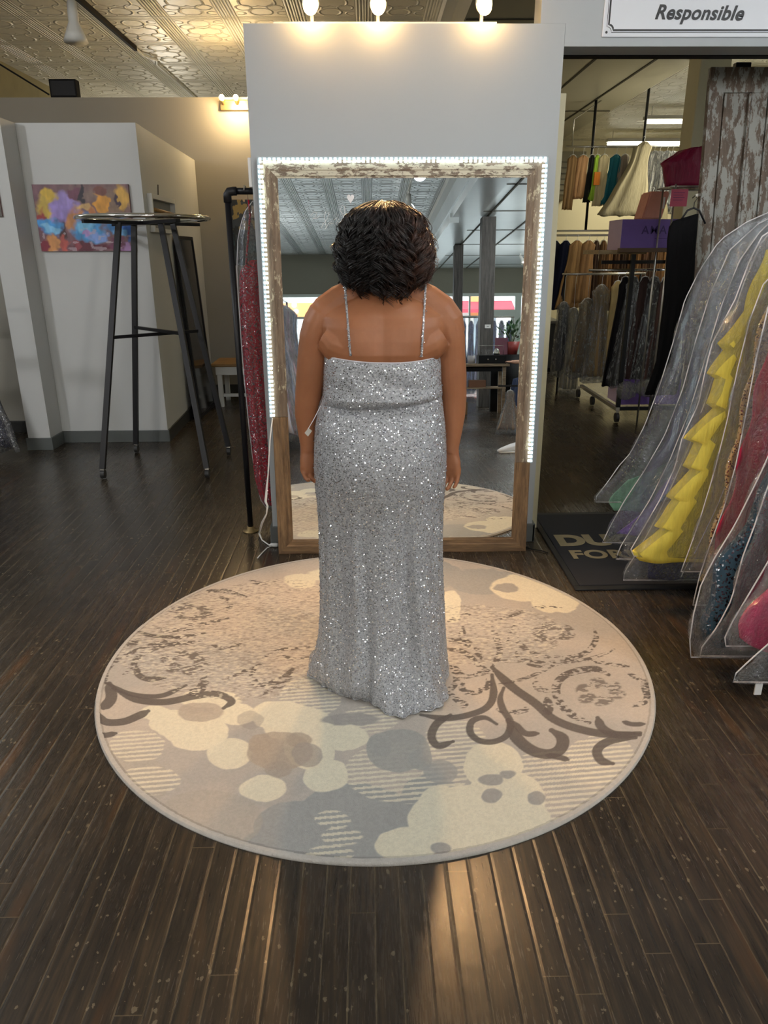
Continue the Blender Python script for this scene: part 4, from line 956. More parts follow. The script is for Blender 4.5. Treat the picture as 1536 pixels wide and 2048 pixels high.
# beaded shoulder straps following the back
def surf_y(x, z):
    """y of the back surface of the body near (x,z)"""
    ok, loc, nrm, _ = bo.ray_cast(Vector((x, 1.5, z)), Vector((0, 1, 0)))
    return loc.y if ok else YC-.12
bpy.context.view_layer.update()
for (pa, pb) in (((690, 574), (701, 712)), ((851, 578), (843, 714))):
    pts = []
    for k in range(26):
        u = k/25; px, py = pa[0]*(1-u)+pb[0]*u, pa[1]*(1-u)+pb[1]*u
        p = at(px, py, YC-.09); y = surf_y(p[0], p[2]); p = at(px, py, y-.003); p = at(px, py, surf_y(p[0], p[2])-.003); pts.append(p)
    fr = []
    for yy in np.linspace(pts[0][1]+.012, YC+.085, 12):
        ok, loc, nrm, _ = bo.ray_cast(Vector((pts[0][0]-.004*(yy-YC)/.1, yy, 1.60)), Vector((0, 0, -1)))
        if ok and loc.z < 1.43: fr.append((loc.x, yy, loc.z+.003))
    fr += [(pts[0][0], YC+.135, 1.30), (pts[0][0], YC+.165, 1.245)]
    strap = MB().tube(pts, .0034, 8).tube([pts[0]]+fr, .0034, 8).build('strap', M['gown'], gown, True)
    vb, fb = [], []; bd = MB()
    for k in range(90):
        u = rng.random()**1.0*25; i = min(int(u), 24); p = pts[i]*(1-(u-i))+pts[i+1]*(u-i); p = p+np.array([rng.normal(0, .0022), -.003, rng.normal(0, .001)])
        bd.ball(p, float(rng.choice([.0016, .0022])), 6, 4)
    bdo = bd.build('beads', simple('strap_beads_%d' % pa[0], (.82, .82, .86), .15, .9), strap); bdo['kind'] = 'stuff'
# price tag swinging at her left side
pt = [at(641, 812, 2.33), at(628, 838, 2.31), at(616, 858, 2.30)]
tg = MB().tube(pt, .0011, 5).build('tag_string', M['seam'], gown)
q = [at(609, 866, 2.30), at(617, 856, 2.30), at(624, 862, 2.302), at(616, 873, 2.302)]
MB().add([p+np.array([0, d, 0]) for d in (0, .0012) for p in q], [(0, 1, 2, 3), (7, 6, 5, 4), (0, 4, 5, 1), (1, 5, 6, 2), (2, 6, 7, 3), (3, 7, 4, 0)]).build('price_tag', simple('paper_tag', (.5, .48, .42), .6), tg)

# ---- hair: a dark cap with many curling locks
def hair_mat():
    t = NT('dark_curly_hair'); ge = t.coord('Object'); sx = t.n('ShaderNodeSeparateXYZ'); t.l(ge, sx.inputs[0])
    k = t.noise(ge, 38, 4); f = t.ramp(t.math('ADD', t.math('MULTIPLY', sx.outputs[0], 2.2), t.math('MULTIPLY', k, 1.0)), [(.52, (.006, .005, .005)), (.78, (.018, .009, .007)), (1.0, (.06, .027, .017))])
    nr = t.bump(t.noise(t.coord(scale=(1, 1, 1)), 300, 2), .3, .002)
    return t.done(t.bsdf(f, .30, 0, nr, spec=.36))
M['hair'] = hair_mat()
HX, HY = .052, YC+.008
prof_z = [1.36, 1.385, 1.41, 1.45, 1.49, 1.53, 1.57, 1.60, 1.625, 1.642, 1.651, 1.654]
prof_r = [.108, .121, .131, .141, .145, .141, .130, .118, .092, .062, .030, .004]
def hr(z): return np.interp(z, prof_z, prof_r)
cap_rows = []
for z in np.concatenate([np.linspace(1.405, 1.58, 16), [1.59, 1.60, 1.608, 1.614, 1.618]]):
    cap_rows.append([(HX+math.cos(a)*(hr(z)-.034)*1.0*(1+.03*math.sin(a*5+z*30)), HY+math.sin(a)*(hr(z)-.034)*(.80 if math.sin(a) > 0 else .92)*(1+.03*math.sin(a*7)), z) for a in [2*PI*k/40 for k in range(40)] ])
# leave the face open: pull the front of the lower rings back to the sides
for r_ in cap_rows:
    for j, (x, y, z) in enumerate(r_):
        if z < 1.60 and y > HY+.045: r_[j] = (x, HY+.045, z)
hair = MB().grid(cap_rows, wrap=True, capends=True).build('hair', M['hair'], woman, True)
b = MB()
def lock(phi, s, zend, seed, rad, freq, ampk):
    r = random.Random(seed); pts = []; n = 26; z0 = 1.648-.02*r.random(); ph = r.random()*6.28; ph2 = r.random()*6.28
    length = z0-zend
    for k in range(n):
        u = k/(n-1); z = z0-length*(u**1.15); R_ = hr(z)*s
        if k == 0: R_ = hr(z0)*s*r.uniform(.3, 1)
        a = phi+(.10*math.sin(ph2+u*3))*u
        am = ampk*(.15+.85*min(1, u*1.5)); wv = math.sin(ph+u*freq*6.28)*am; wv2 = math.cos(ph+u*freq*6.28)*am*.8
        dx, dy = math.cos(a), math.sin(a); sy_ = .84 if dy > 0 else .93
        pts.append((HX+dx*(R_+wv2)-dy*wv, HY+(dy*(R_+wv2)+dx*wv)*sy_, z+.35*wv2))
    rr = [rad*(.5+.5*min(1, k/4))*(1-.75*(k/(n-1))**5) for k in range(n)]
    b.tube(pts, rr, 5, cap=False)
def clump(phi, s, zend, ns, ampk, freq, rad, spread=.05, free=.6):
    r = random.Random(int(rng.integers(1e9))); ph = 2.2*math.sin(phi*2.3+1)+1.4*math.sin(phi*5.1)+r.gauss(0, free); hand_ = 1 if math.sin(phi*4+.5) > 0 else -1
    tw = r.uniform(-.10, .10); z0 = 1.649-.012*r.random(); st = r.uniform(.05, .9)
    for q in range(ns):
        oa, os_, oz, oph = r.gauss(0, spread), r.gauss(0, .010), r.gauss(0, .007), r.gauss(0, .16); pts = []; n = 34; ze = zend+oz
        for k in range(n):
            u = k/(n-1); z = z0-(z0-ze)*(u**1.12); R_ = hr(z)*(s+os_)
            if k < 4: R_ *= st+(1-st)*k/4
            grow = .12+.88*min(1, max(0, u-.10)*1.8); a = phi+oa*(.35+.65*u*(1.6-u))+tw*u*u*3
            am = ampk*grow; w_ = ph+oph+freq*(u**1.2)*6.28*hand_; wv = math.sin(w_)*am*1.25; wv2 = math.cos(w_)*am
            dx, dy = math.cos(a), math.sin(a); sy_ = .84 if dy > 0 else .93
            pts.append((HX+dx*(R_+wv2)-dy*wv, HY+(dy*(R_+wv2)+dx*wv)*sy_, z+.30*wv2))
        rr = [rad*(.6+.4*min(1, k/4))*(1-.7*(k/(n-1))**6) for k in range(n)]
        b.tube(pts, rr, 5, cap=False)
for i in range(130): clump(rng.uniform(-PI*1.15, PI*.15), rng.uniform(.76, .88), rng.normal(1.404, .010), 6, rng.uniform(.006, .011), rng.uniform(3, 4.5), .0024, .02)
for i in range(150):
    phi = -PI*1.15+1.3*PI*(i+rng.random())/150; back = math.sin(phi) < 0
    zend = rng.normal(1.403, .018)
    if abs(math.cos(phi)-.22) < .30 and back: zend -= rng.uniform(.0, .040)
    clump(phi, rng.uniform(.88, 1.03), zend, 7, rng.uniform(.010, .0185), rng.uniform(3.2, 5.0), float(rng.choice([.0014, .0019, .0023])), .009)
for i in range(70): clump(rng.uniform(0, 2*PI), rng.uniform(.93, .99), rng.uniform(1.48, 1.57), 7, rng.uniform(.004, .010), rng.uniform(1.8, 3.2), .0017, .02)
for i in range(44): clump(rng.uniform(-PI*1.1, PI*.1), rng.uniform(1.0, 1.09), rng.uniform(1.375, 1.45), 2, rng.uniform(.010, .020), rng.uniform(3, 5), .0007, .03, 2.0)
b.build('curls', M['hair'], hair, True)
# ================================================================ LEFT SIDE
def q3(p): return (float(p[0]), float(p[1]), float(p[2]))
r_ = empty('round_clothes_rack', (-1.578, 5.6, 0), 'empty black four legged round clothes rack with a chrome hoop, by the fitting room panels', 'clothes rack')
hc = np.array([-1.578, 5.6, 1.735])
MB().tube([hc+np.array([.447*math.cos(a), .447*math.sin(a), 0]) for a in np.linspace(0, 2*PI, 65)[:-1]], .0155, 10, closed=True).build('hoop', M['chrome'], r_, True)
feet = [fl(205, 938, .07), fl(272, 888, .07), fl(414, 937, .07), fl(457, 893, .07)]
tops = [at(238, 452, 5.46), at(268, 450, 5.76), at(322, 450, 5.46), at(346, 450, 5.74)]
for d in ((1, 1), (1, -1)):
    d = np.array([d[0], d[1], 0])/math.sqrt(2)
    MB().bar(hc-d*.447+np.array([0, 0, -.030]), hc+d*.447+np.array([0, 0, -.030-.004*d[1]]), .035, .022).build('cross_bar', M['black'], r_)
for f, t_ in zip(feet, tops):
    f, t_ = np.array(f), np.array(t_); t_[2] = 1.70
    MB().bar(f, t_, .036).build('leg', M['black'], r_)
    w_ = MB().tube([(f[0]-.014, f[1], .034), (f[0]+.014, f[1], .034)], .031, 16).build('wheel', M['rubber'], r_)
    MB().bar((f[0], f[1], .062), (f[0]+.002, f[1]+.002, .085), .026).build('caster_fork', M['steel'], w_)
mid = [f+(t_-f)*((.95-f[2])/(t_[2]-f[2])) for f, t_ in zip([np.array(x) for x in feet], [np.array(x) for x in tops])]
MB().bar(mid[0], mid[3], .022).build('stretcher', M['black'], r_); MB().bar(mid[1]+np.array([0, 0, .024]), mid[2]+np.array([0, 0, .024]), .022).build('stretcher', M['black'], r_)

p_ = empty('pipe_rail', (-.686, 3.93, 0), 'black iron pipe rail on a floor flange at the left end of the mirror wall', 'clothes rail')
MB().lathe((-.686, 3.93, 0), [(.0, .0005), (.045, .0005), (.045, .006), (.022, .009), (.020, .03), (.0, .03)], 20).build('flange', M['brass'], p_, True)
MB().tube([(-.686, 3.93, .02), (-.686, 3.93, 1.75)], .0155, 12).build('upright_pipe', M['black'], p_, True)
MB().tube([(-.686, 3.93, 1.735), (-.686, 3.93, 1.772), (-.677, 3.93, 1.784), (-.655, 3.93, 1.787), (-.64, 3.93, 1.787)], [.0205, .0205, .021, .0205, .0205], 14).build('elbow', M['black'], p_, True)
MB().tube([(-.645, 3.93, 1.787), (-.532, 3.93, 1.787)], .0155, 12).build('rail_pipe', M['black'], p_, True)
tag(MB().box(-.548, 3.735, 1.79, -.5305, 3.80, 1.915, .003).build('wall_switch', M['white_plastic']), 'small white switch box on the left end of the mirror wall', 'switch')

def paint_canvas(name, P0, P1, Z0, Z1, y, depth, fn, label, nx=150, nz=110, axis='x'):
    """framed canvas with brushed colour patches; fn(u,v)->rgb arrays"""
    U, V = np.meshgrid(np.linspace(0, 1, nx), np.linspace(0, 1, nz)); X = P0+(P1-P0)*U; Z = Z0+(Z1-Z0)*V
    C = fn(U, V); v = [(x, y-depth, z) for x, z in zip(X.ravel(), Z.ravel())]
    b = MB(); idx = np.arange(nx*nz).reshape(nz, nx)
    f = [(int(idx[j, i]), int(idx[j, i+1]), int(idx[j+1, i+1]), int(idx[j+1, i])) for j in range(nz-1) for i in range(nx-1)]
    c_ = empty(name, ((P0+P1)/2, y, Z0), label, 'painting')
    me = bpy.data.meshes.new('painted_face'); me.from_pydata(v, [], f); ca = me.color_attributes.new('paint', 'FLOAT_COLOR', 'POINT')
    cc = np.ones((nx*nz, 4)); cc[:, :3] = C.reshape(-1, 3); ca.data.foreach_set('color', cc.ravel())
    t = NT('painted_canvas'); a = t.n('ShaderNodeVertexColor', layer_name='paint'); me.materials.append(t.done(t.bsdf(a.outputs[0], .5, 0, t.bump(t.noise(t.coord(scale=(1, 1, .5)), 40, 4), .5, .003))))
    o = bpy.data.objects.new('painted_face', me); col.objects.link(o); link_parent(o, c_)
    MB().box(P0, y-depth+.0006, Z0, P1, y-.0005, Z1).build('canvas_edge', simple('canvas_edge', (.22, .12, .12), .7), c_)
    return c_
def dancers(u, v):
    L = lambda *c: np.array(srgb(*c)); w = vnoise(u*6, v*5, 51, 4)*.10; w2 = vnoise(u*6, v*5, 52, 4)*.10; U = u+w*.8+vnoise(u*20, v*14, 55, 2)*.035; V = v+w2+vnoise(u*20, v*14, 56, 2)*.045
    C = np.zeros(u.shape+(3,))+L(120, 84, 92)
    def patch(cx, cy, rx, ry, c, hard=7, a=1.0):
        nonlocal C
        k = np.clip((1-np.sqrt(((U-cx)/rx)**2+((V-cy)/ry)**2))*hard*.45, 0, 1)*a; C = C*(1-k[..., None])+L(*c)*k[..., None]
    patch(.62, .85, .5, .25, (128, 108, 96), 2); patch(.85, .6, .25, .5, (136, 112, 84), 2)
    patch(.13, .70, .16, .26, (200, 170, 70)); patch(.12, .88, .08, .10, (214, 178, 60)); patch(.30, .66, .16, .28, (150, 130, 196)); patch(.36, .80, .10, .14, (160, 140, 205))
    patch(.05, .45, .08, .2, (150, 50, 50)); patch(.42, .88, .08, .1, (110, 60, 80)); patch(.50, .86, .035, .17, (36, 26, 40)); patch(.52, .64, .12, .10, (210, 170, 110)); patch(.60, .56, .08, .08, (190, 120, 70))
    patch(.72, .70, .06, .22, (214, 150, 50)); patch(.73, .92, .05, .12, (120, 70, 60)); patch(.92, .78, .09, .24, (206, 160, 70)); patch(.85, .74, .02, .14, (60, 40, 60)); patch(.38, .45, .10, .2, (190, 130, 80)); patch(.26, .32, .05, .2, (70, 40, 40))
    patch(.14, .38, .15, .17, (70, 150, 215)); patch(.16, .32, .10, .08, (130, 195, 235)); patch(.53, .32, .20, .24, (72, 150, 210)); patch(.50, .36, .13, .12, (120, 190, 230)); patch(.60, .22, .12, .08, (130, 160, 220)); patch(.53, .25, .06, .06, (180, 150, 210))
    patch(.84, .34, .13, .16, (70, 140, 205)); patch(.86, .26, .10, .08, (120, 180, 230)); patch(.97, .3, .05, .18, (60, 110, 190))
    patch(.12, .12, .10, .14, (214, 150, 90)); patch(.25, .12, .05, .12, (190, 90, 80)); patch(.02, .06, .08, .12, (120, 30, 50)); patch(.52, .05, .26, .08, (96, 34, 52)); patch(.80, .08, .12, .12, (110, 50, 80)); patch(.93, .06, .08, .1, (170, 130, 180)); patch(.38, .08, .06, .1, (150, 70, 80))
    s = vnoise(u*30, v*9, 53, 2)[..., None]; C = np.clip(C*(1+.30*s), 0, 1); d = (vnoise(u*22, v*22, 54, 1) > .62)[..., None]*(v < .35)[..., None]; return np.where(d, C*.5+L(220, 200, 210)*.4, C)
paint_canvas('abstract_painting', -2.513, -1.797, 1.52, 1.993, 6.0795, .03, dancers, 'colourful abstract canvas with blue skirts on yellow and purple, on the white panel')
def darkpic(u, v):
    L = lambda *c: np.array(srgb(*c)); n = vnoise(u*5, v*6, 61, 4)[..., None]; m = vnoise(u*9, v*8, 62, 3)[..., None]
    C = np.where(n > .1, L(58, 68, 78), L(34, 42, 50)); C = np.where((m > .15) & (v[..., None] > .55), L(150, 132, 82), C); C = np.where((m < -.35) & (v[..., None] > .7), L(180, 160, 140), C); return np.where((n < -.25) & (v[..., None] < .5), L(50, 84, 96), C)
paint_canvas('dark_painting', -1.44, -1.0, 1.375, 2.03, 8.3995, .03, darkpic, 'dark blue and ochre painting on the rear wall, partly behind the red gown')
def purse(u, v):
    L = lambda *c: np.array(srgb(*c)); n = vnoise(u*6, v*8, 71, 3)[..., None]; return np.where(n > 0, L(96, 90, 84), L(58, 54, 54))*np.ones(u.shape+(3,))
paint_canvas('small_painting', -2.759, -2.665, 1.76, 1.995, 5.8395, .02, purse, 'small grey painting cut off by the left edge of the photo', 40, 40)
# shadow-box hung on the receding panel
n_ = empty('shadow_box', (-1.70, 6.55, 1.7), 'small pale frame holding a wooden rod, hung on a hook on the warm lit panel', 'frame')
def px_on_panel(y): return -1.70-(y-6.08)*.08/2.32
b = MB(); x = px_on_panel(6.55)+.003
for (y0, z0, y1, z1) in ((6.19, 1.905, 6.92, 1.94), (6.19, 1.66, 6.92, 1.69), (6.19, 1.69, 6.215, 1.905), (6.895, 1.69, 6.92, 1.905)): b.box(x, y0, z0, x+.05, y1, z1)
b.build('outer_frame', M['white_enamel'], n_); MB().box(x, 6.216, 1.691, x+.008, 6.894, 1.904).build('backing', simple('grey_backing', (.25, .25, .23), .6), n_)
MB().tube([(x+.03, 6.23, 1.83), (x+.03, 6.88, 1.82)], .014, 10).build('wooden_rod', M['bench_wood'], n_, True)
MB().tube([(x+.002, 6.56, 1.941), (x+.010, 6.56, 2.03)], .004, 6).build('hook', M['black'], n_)
# tall narrow mirror leaning beyond the rack
l_ = empty('leaning_mirror', (-1.62, 7.3, 0), 'tall narrow black edged mirror leaning on the side panel behind the round rack', 'mirror')
def LM(y, h, d): a = .055; xw = px_on_panel(7.3)+.115; return (xw-h*math.sin(a)+d*math.cos(a), y, h*math.cos(a)+d*math.sin(a)+.002)
def lbox(y0, y1, h0, h1, d0, d1): b = MB(); b.add([LM(y, h, d) for h, d in ((h0, d0), (h0, d1), (h1, d1), (h1, d0)) for y in (y0, y1)], [(0, 1, 3, 2), (2, 3, 5, 4), (4, 5, 7, 6), (6, 7, 1, 0), (0, 2, 4, 6), (1, 7, 5, 3)]); return b
lbox(6.98, 7.62, .03, 1.62, .004, .010).build('mirror_glass', simple('dark_glass', (.02, .02, .024), .12, spec=.9), l_)
for q in ((6.95, 7.65, 0, .029), (6.95, 7.65, 1.621, 1.65), (6.95, 6.979, .03, 1.62), (7.621, 7.65, .03, 1.62)): lbox(q[0], q[1], q[2], q[3], 0, .018).build('frame', M['black'], l_)
# bench
b_ = empty('bench', (-1.2, 7.75, 0), 'small white bench with an oak seat against the rear wall', 'bench')
MB().box(-1.60, 7.5, .415, -.9, 7.98, .445, .006).build('seat', M['bench_wood'], b_)
MB().box(-1.56, 7.53, .33, -.94, 7.95, .414, .003).build('apron', M['white_enamel'], b_)
for x in (-1.55, -1.0):
    for y in (7.54, 7.90): MB().bar((x+.025, y+.02, 0), (x+.025, y+.02, .33), .045).build('leg', M['white_enamel'], b_)
MB().bar((-1.50, 7.56, .12), (-1.0, 7.56, .12), .03).build('stretcher', M['white_enamel'], b_)
# speaker on the partition
k_ = empty('speaker', (-3.03, 8.45, 2.985), 'black loudspeaker standing on top of the taupe partition', 'speaker')
MB().box(-3.17, 8.405, 2.9855, -2.90, 8.51, 3.15, .008).build('cabinet', M['black_matte'], k_); MB().box(-3.155, 8.40, 3.0, -2.915, 8.4045, 3.135, .003).build('grille', M['black'], k_)
tag(MB().tube([(-3.9, 8.45, 3.44), (-3.5, 8.45, 3.2), (-3.2, 8.46, 3.02)], .008, 6).build('speaker_cable', M['black_matte']), 'black cable sloping down behind the loudspeaker on the partition', 'cable')

# ---------------------------------------------------------------- hanging clothes
def sheet(prof, Y, thick, nf=7, amp=.012, seed=0, n=44, zig=0.0):
    """closed lens-shaped hanging form; prof = [(z, xl, xr)] top to bottom"""
    r = random.Random(seed); ph = [r.random()*6.28 for _ in range(4)]; rows = []
    for (z, xl, xr) in prof:
        c, a = (xl+xr)/2, (xr-xl)/2; row = []; dn = 1-(z-prof[-1][0])/max(prof[0][0]-prof[-1][0], 1e-6)
        for k in range(n):
            t = 2*PI*k/n; u = math.cos(t); s = math.sin(t)
            f = amp*(.25+dn)*(math.sin(nf*u*2+ph[0]+z*.8)+.5*math.sin(nf*3.3*u+ph[1]-z))
            row.append((c+u*a*(1+.02*math.sin(z*23+ph[2])), Y+s*abs(s)**-.3*thick*(.4+.6*min(1, a/.12)) if abs(s) > 1e-6 else Y, z+zig*math.sin(u*9+ph[3])*(z == prof[-1][0])))
            x_, y_, z_ = row[-1]; row[-1] = (x_, y_+f*(1 if abs(s) > .1 else .3), z_)
        rows.append(row)
    return MB().grid(rows, wrap=True, capends=True)
def profile(px, Y, xr=None, top=None, nz=40, xc=2.0, rs=.75, smooth=True):
    P = np.array([at(p[0], p[1], Y) for p in px]); z = P[:, 2]; x = P[:, 0]
    o = np.argsort(z); z, x = z[o], x[o]
    if top is not None: z = np.append(z, top[0]); x = np.append(x, top[1])
    zz_ = np.linspace(z[-1], z[0], nz) if smooth else np.unique(np.concatenate([z, np.linspace(z[0], z[-1], nz)]))[::-1]
    xl = np.interp(zz_, z, x); out = []
    for a, b_ in zip(zz_, xl): out.append((a, b_, (xr(a) if callable(xr) else xr) if xr is not None else xc+(xc-b_)*rs))
    return out
def hanger(parent, x, y, z, w=.19, mat=None, hook=.06):
    b = MB(); b.tube([(x-w, y, z-.075), (x-.03, y, z-.012), (x, y, z), (x+.03, y, z-.012), (x+w, y, z-.075)], .005, 6)
    b.tube([(x, y, z), (x, y, z+hook-.025), (x+.012, y, z+hook-.005), (x, y, z+hook+.008), (x-.013, y, z+hook-.004)], .0022, 6)
    return b.build('hanger', mat or M['white_plastic'], parent, True)

# --- rack of bagged gowns along the right edge
RX, RZ = 2.0, 1.80
rk = empty('gown_rail', (RX, 2.7, 0), 'steel garment rail carrying the bagged gowns, just beyond the right edge', 'clothes rail')
MB().tube([(RX, 1.85, RZ), (RX, 3.66, RZ)], .016, 12).build('rail', M['chrome'], rk, True)
for y in (1.88, 3.63):
    MB().tube([(RX, y, .03), (RX, y, RZ)], .016, 12).build('post', M['chrome'], rk, True); MB().tube([(RX-.28, y, .02), (RX+.28, y, .02)], .016, 10).build('foot', M['chrome'], rk, True)
GOWNS = [  # key, Y, bag px, gown px, colour, thick, label, sparkle
 ('a', 3.50, [(1500, 440), (1440, 480), (1400, 540), (1370, 600), (1345, 690), (1320, 770), (1290, 850), (1262, 905), (1238, 932), (1215, 965), (1192, 994), (1192, 1004)],
  [(1490, 560), (1470, 700), (1430, 830), (1370, 910), (1300, 945), (1250, 962), (1218, 992), (1216, 1004), (1232, 1021)], (130, 184, 152), .05, 'bagged sage green gown farthest from the camera on the right rail', False),
 ('b', 3.38, [(1520, 445), (1460, 500), (1420, 590), (1392, 680), (1365, 780), (1330, 870), (1290, 940), (1250, 1000), (1222, 1050), (1205, 1085)],
  [(1505, 520), (1465, 700), (1420, 830), (1370, 920), (1310, 1000), (1262, 1045), (1238, 1068)], (150, 112, 214), .045, 'bagged gown with a violet hem, over the far edge of the black mat', False),
 ('c', 3.25, [(1530, 450), (1480, 520), (1440, 620), (1410, 720), (1380, 820), (1340, 920), (1300, 1000), (1262, 1060), (1240, 1095), (1232, 1118)],
  [(1515, 560), (1462, 700), (1404, 850), (1352, 950), (1302, 1040), (1280, 1095), (1278, 1108)], (156, 180, 214), .05, 'bagged dusty blue beaded gown between the violet hem and the navy gown', True),
 ('d', 3.10, [(1530, 470), (1490, 560), (1450, 680), (1415, 790), (1380, 890), (1340, 980), (1300, 1060), (1265, 1120), (1250, 1142), (1247, 1160)],
  [(1515, 600), (1448, 720), (1392, 850), (1342, 990), (1306, 1080), (1290, 1140), (1292, 1156)], (50, 50, 96), .055, 'bagged navy gown hanging directly behind the yellow gown', True),
 ('e', 2.95, [(1530, 462), (1500, 520), (1470, 600), (1424, 688), (1410, 745), (1398, 806), (1364, 878), (1350, 935), (1320, 1000), (1290, 1052), (1260, 1102), (1268, 1112)],
  [(1530, 500), (1506, 560), (1490, 622), (1431, 687), (1446, 701), (1418, 747), (1432, 757), (1407, 807), (1422, 817), (1372, 877), (1392, 886), (1360, 932), (1376, 940), (1338, 993), (1350, 1000), (1303, 1053), (1316, 1058), (1269, 1105), (1285, 1122)], (240, 218, 92), .06, 'bagged yellow gown with stacked ruffle tiers', False),
 ('f', 2.84, [(1530, 560), (1500, 640), (1475, 740), (1455, 840), (1430, 940), (1400, 1040), (1375, 1110), (1362, 1143)],
  [(1536, 600), (1506, 700), (1486, 800), (1462, 900), (1442, 1000), (1418, 1080), (1404, 1140), (1400, 1160)], (214, 184, 128), .045, 'bagged gold tan gown just in front of the yellow tiers', True),
 ('g', 2.66, [(1540, 600), (1512, 720), (1490, 840), (1472, 930), (1450, 1010), (1424, 1080), (1400, 1150), (1386, 1210)],
  [(1545, 640), (1528, 720), (1508, 800), (1488, 880), (1470, 960), (1446, 1040), (1428, 1090), (1418, 1130)], (186, 36, 72), .045, 'bagged crimson gown between the gold tan gown and the dark sequin gown', False),
 ('h', 2.42, [(1560, 860), (1520, 950), (1470, 1050), (1427, 1120), (1402, 1170), (1387, 1230), (1380, 1280), (1382, 1314)],
  [(1560, 880), (1518, 990), (1478, 1060), (1438, 1120), (1416, 1180), (1404, 1245), (1412, 1290)], (58, 84, 100), .045, 'bagged dark teal sequin gown, its bag corner closest to the rug', True),
 ('i', 2.33, [(1600, 800), (1560, 910), (1530, 990), (1506, 1060), (1486, 1112), (1463, 1200), (1436, 1252), (1404, 1295), (1400, 1312)],
  [(1600, 960), (1556, 1060), (1520, 1150), (1492, 1230), (1480, 1270), (1488, 1288)], (140, 30, 76), .045, 'bagged dark magenta gown between the teal sequin gown and the pink tulle', False),
 ('j', 2.26, [(1600, 1020), (1550, 1100), (1500, 1185), (1464, 1245), (1446, 1284), (1452, 1292)],
  [(1600, 1060), (1545, 1160), (1500, 1212), (1480, 1245), (1475, 1275), (1492, 1290), (1515, 1298)], (236, 64, 122), .06, 'bagged hot pink tulle gown near the bottom right', False),
 ('k', 2.12, [(1640, 1150), (1590, 1230), (1540, 1285), (1500, 1320), (1462, 1356), (1466, 1364)],
  [(1650, 1220), (1600, 1290), (1570, 1320), (1560, 1350)], (34, 34, 40), .04, 'bagged black gown closest to the camera, with a white clip on its hem', False),
]
for gi_, (key, Y, bpx, gpx, c, th, lab, sp) in enumerate(GOWNS):
    t_ = empty('bagged_gown', (RX, Y, .1), lab, 'gown', None)
    zt = at(bpx[0][0], bpx[0][1], Y)[2]
    top = (1.705, RX-.06) if zt < 1.66 else None
    gp = profile(gpx, Y, top=(1.60, RX-.10), nz=60, smooth=(key != 'e'), rs=.7)
    sheet(gp, Y, th*.55, 9, .008, gi_, 60).build('gown', cloth(c, .7, sp), t_, True)
    bp = profile(bpx, Y, top=(1.715, RX-.05) if key not in 'abcdef' else (1.715, RX-.06), nz=46)
    # shoulders of the bag: round the top
    sheet(bp, Y, th*.8, 5, .008, 30+gi_, 48).build('garment_bag', M['plastic'], t_, True)
    pl = [(xl-.001, Y-.001, z) for z, xl, xr in bp[1:]]; bt = bp[-1]
    MB().tube(pl+[(bt[1]+(bt[2]-bt[1])*k/8, Y-.004, bt[0]-.002) for k in range(1, 9)], .0026, 6).build('piping', M['seam'], t_, True)
    # the zip running down the front of the bag
    zl = [(xl+(xr-xl)*.17, Y-th*.8-.010, z) for z, xl, xr in bp[2:-1]]
    MB().tube(zl, .0022, 5).build('zip', M['seam'], t_, True)
    hanger(t_, RX, Y, 1.735, .15, M['white_plastic'], .06)
k_ = [o for o in bpy.data.objects if o.name.startswith('bagged_gown')][-1]
MB().box(*[float(v) for v in (at(1510, 1364, 2.12)[0], 2.112, at(1510, 1387, 2.12)[2], at(1524, 1364, 2.12)[0], 2.117, at(1510, 1364, 2.12)[2])]).build('clip', M['white_plastic'], k_)

# --- peeling folding door and black dress behind the doorway
d_ = empty('folding_door', (2.2, 4.05, 0), 'tall old wooden folding door with peeling grey paint, leaning inside the doorway', 'door')
def DP(x, h, d): a = .118; return (x, 3.975+h*math.sin(a)-d*math.cos(a), h*math.cos(a)+d*math.sin(a))
def dbox(b, x0, x1, h0, h1, d0, d1): b.add([DP(x, h, d) for h, d in ((h0, d0), (h0, d1), (h1, d1), (h1, d0)) for x in (x0, x1)], [(0, 1, 3, 2), (2, 3, 5, 4), (4, 5, 7, 6), (6, 7, 1, 0), (0, 2, 4, 6), (1, 7, 5, 3)]); return b
for k in range(2):
    x0 = 1.765+k*.56; x1 = x0+.555
    lf = dbox(MB(), x0, x1, 0, 2.40, -.02, 0).build('door_leaf', M['old_door'], d_)
    b = MB()
    for q in ((x0+.001, x0+.075, .001, 2.399), (x0+.225, x0+.305, .12, 2.28), (x1-.075, x1-.001, .001, 2.399), (x0+.0755, x1-.0755, 2.281, 2.399), (x0+.0755, x1-.0755, .001, .119)): dbox(b, q[0], q[1], q[2], q[3], .0002, .014)
    b.build('stiles', M['old_door'], lf)
    b = MB()
    for q in ((x0+.080, x0+.092), (x0+.208, x0+.220), (x0+.310, x0+.322), (x1-.092, x1-.080)): dbox(b, q[0], q[1], .125, 2.275, .0003, .020)
    b.build('moulding', M['old_door'], lf)
MB().box(1.90, 4.262, 2.36, 1.98, 4.30, 2.41, .004).build('latch', M['black'], d_)
dbox(MB(), 1.752, 1.7645, 1.05, 1.25, -.01, .01).build('hinge', M['steel'], d_)
t_ = empty('black_dress', (1.62, 3.975, .7), 'long plain black dress hanging beside the peeling door', 'dress')
Y = 4.0
lp = [(1392, 428), (1362, 432), (1340, 446), (1334, 480), (1331, 540), (1327, 600), (1320, 660), (1312, 720), (1300, 760), (1289, 789)]
rp = [(1396, 428), (1393, 480), (1388, 560), (1380, 640), (1370, 720), (1358, 770), (1352, 790)]
Rz = np.array([at(p[0], p[1], Y)[2] for p in rp])[::-1]; Rx = np.array([at(p[0], p[1], Y)[0] for p in rp])[::-1]
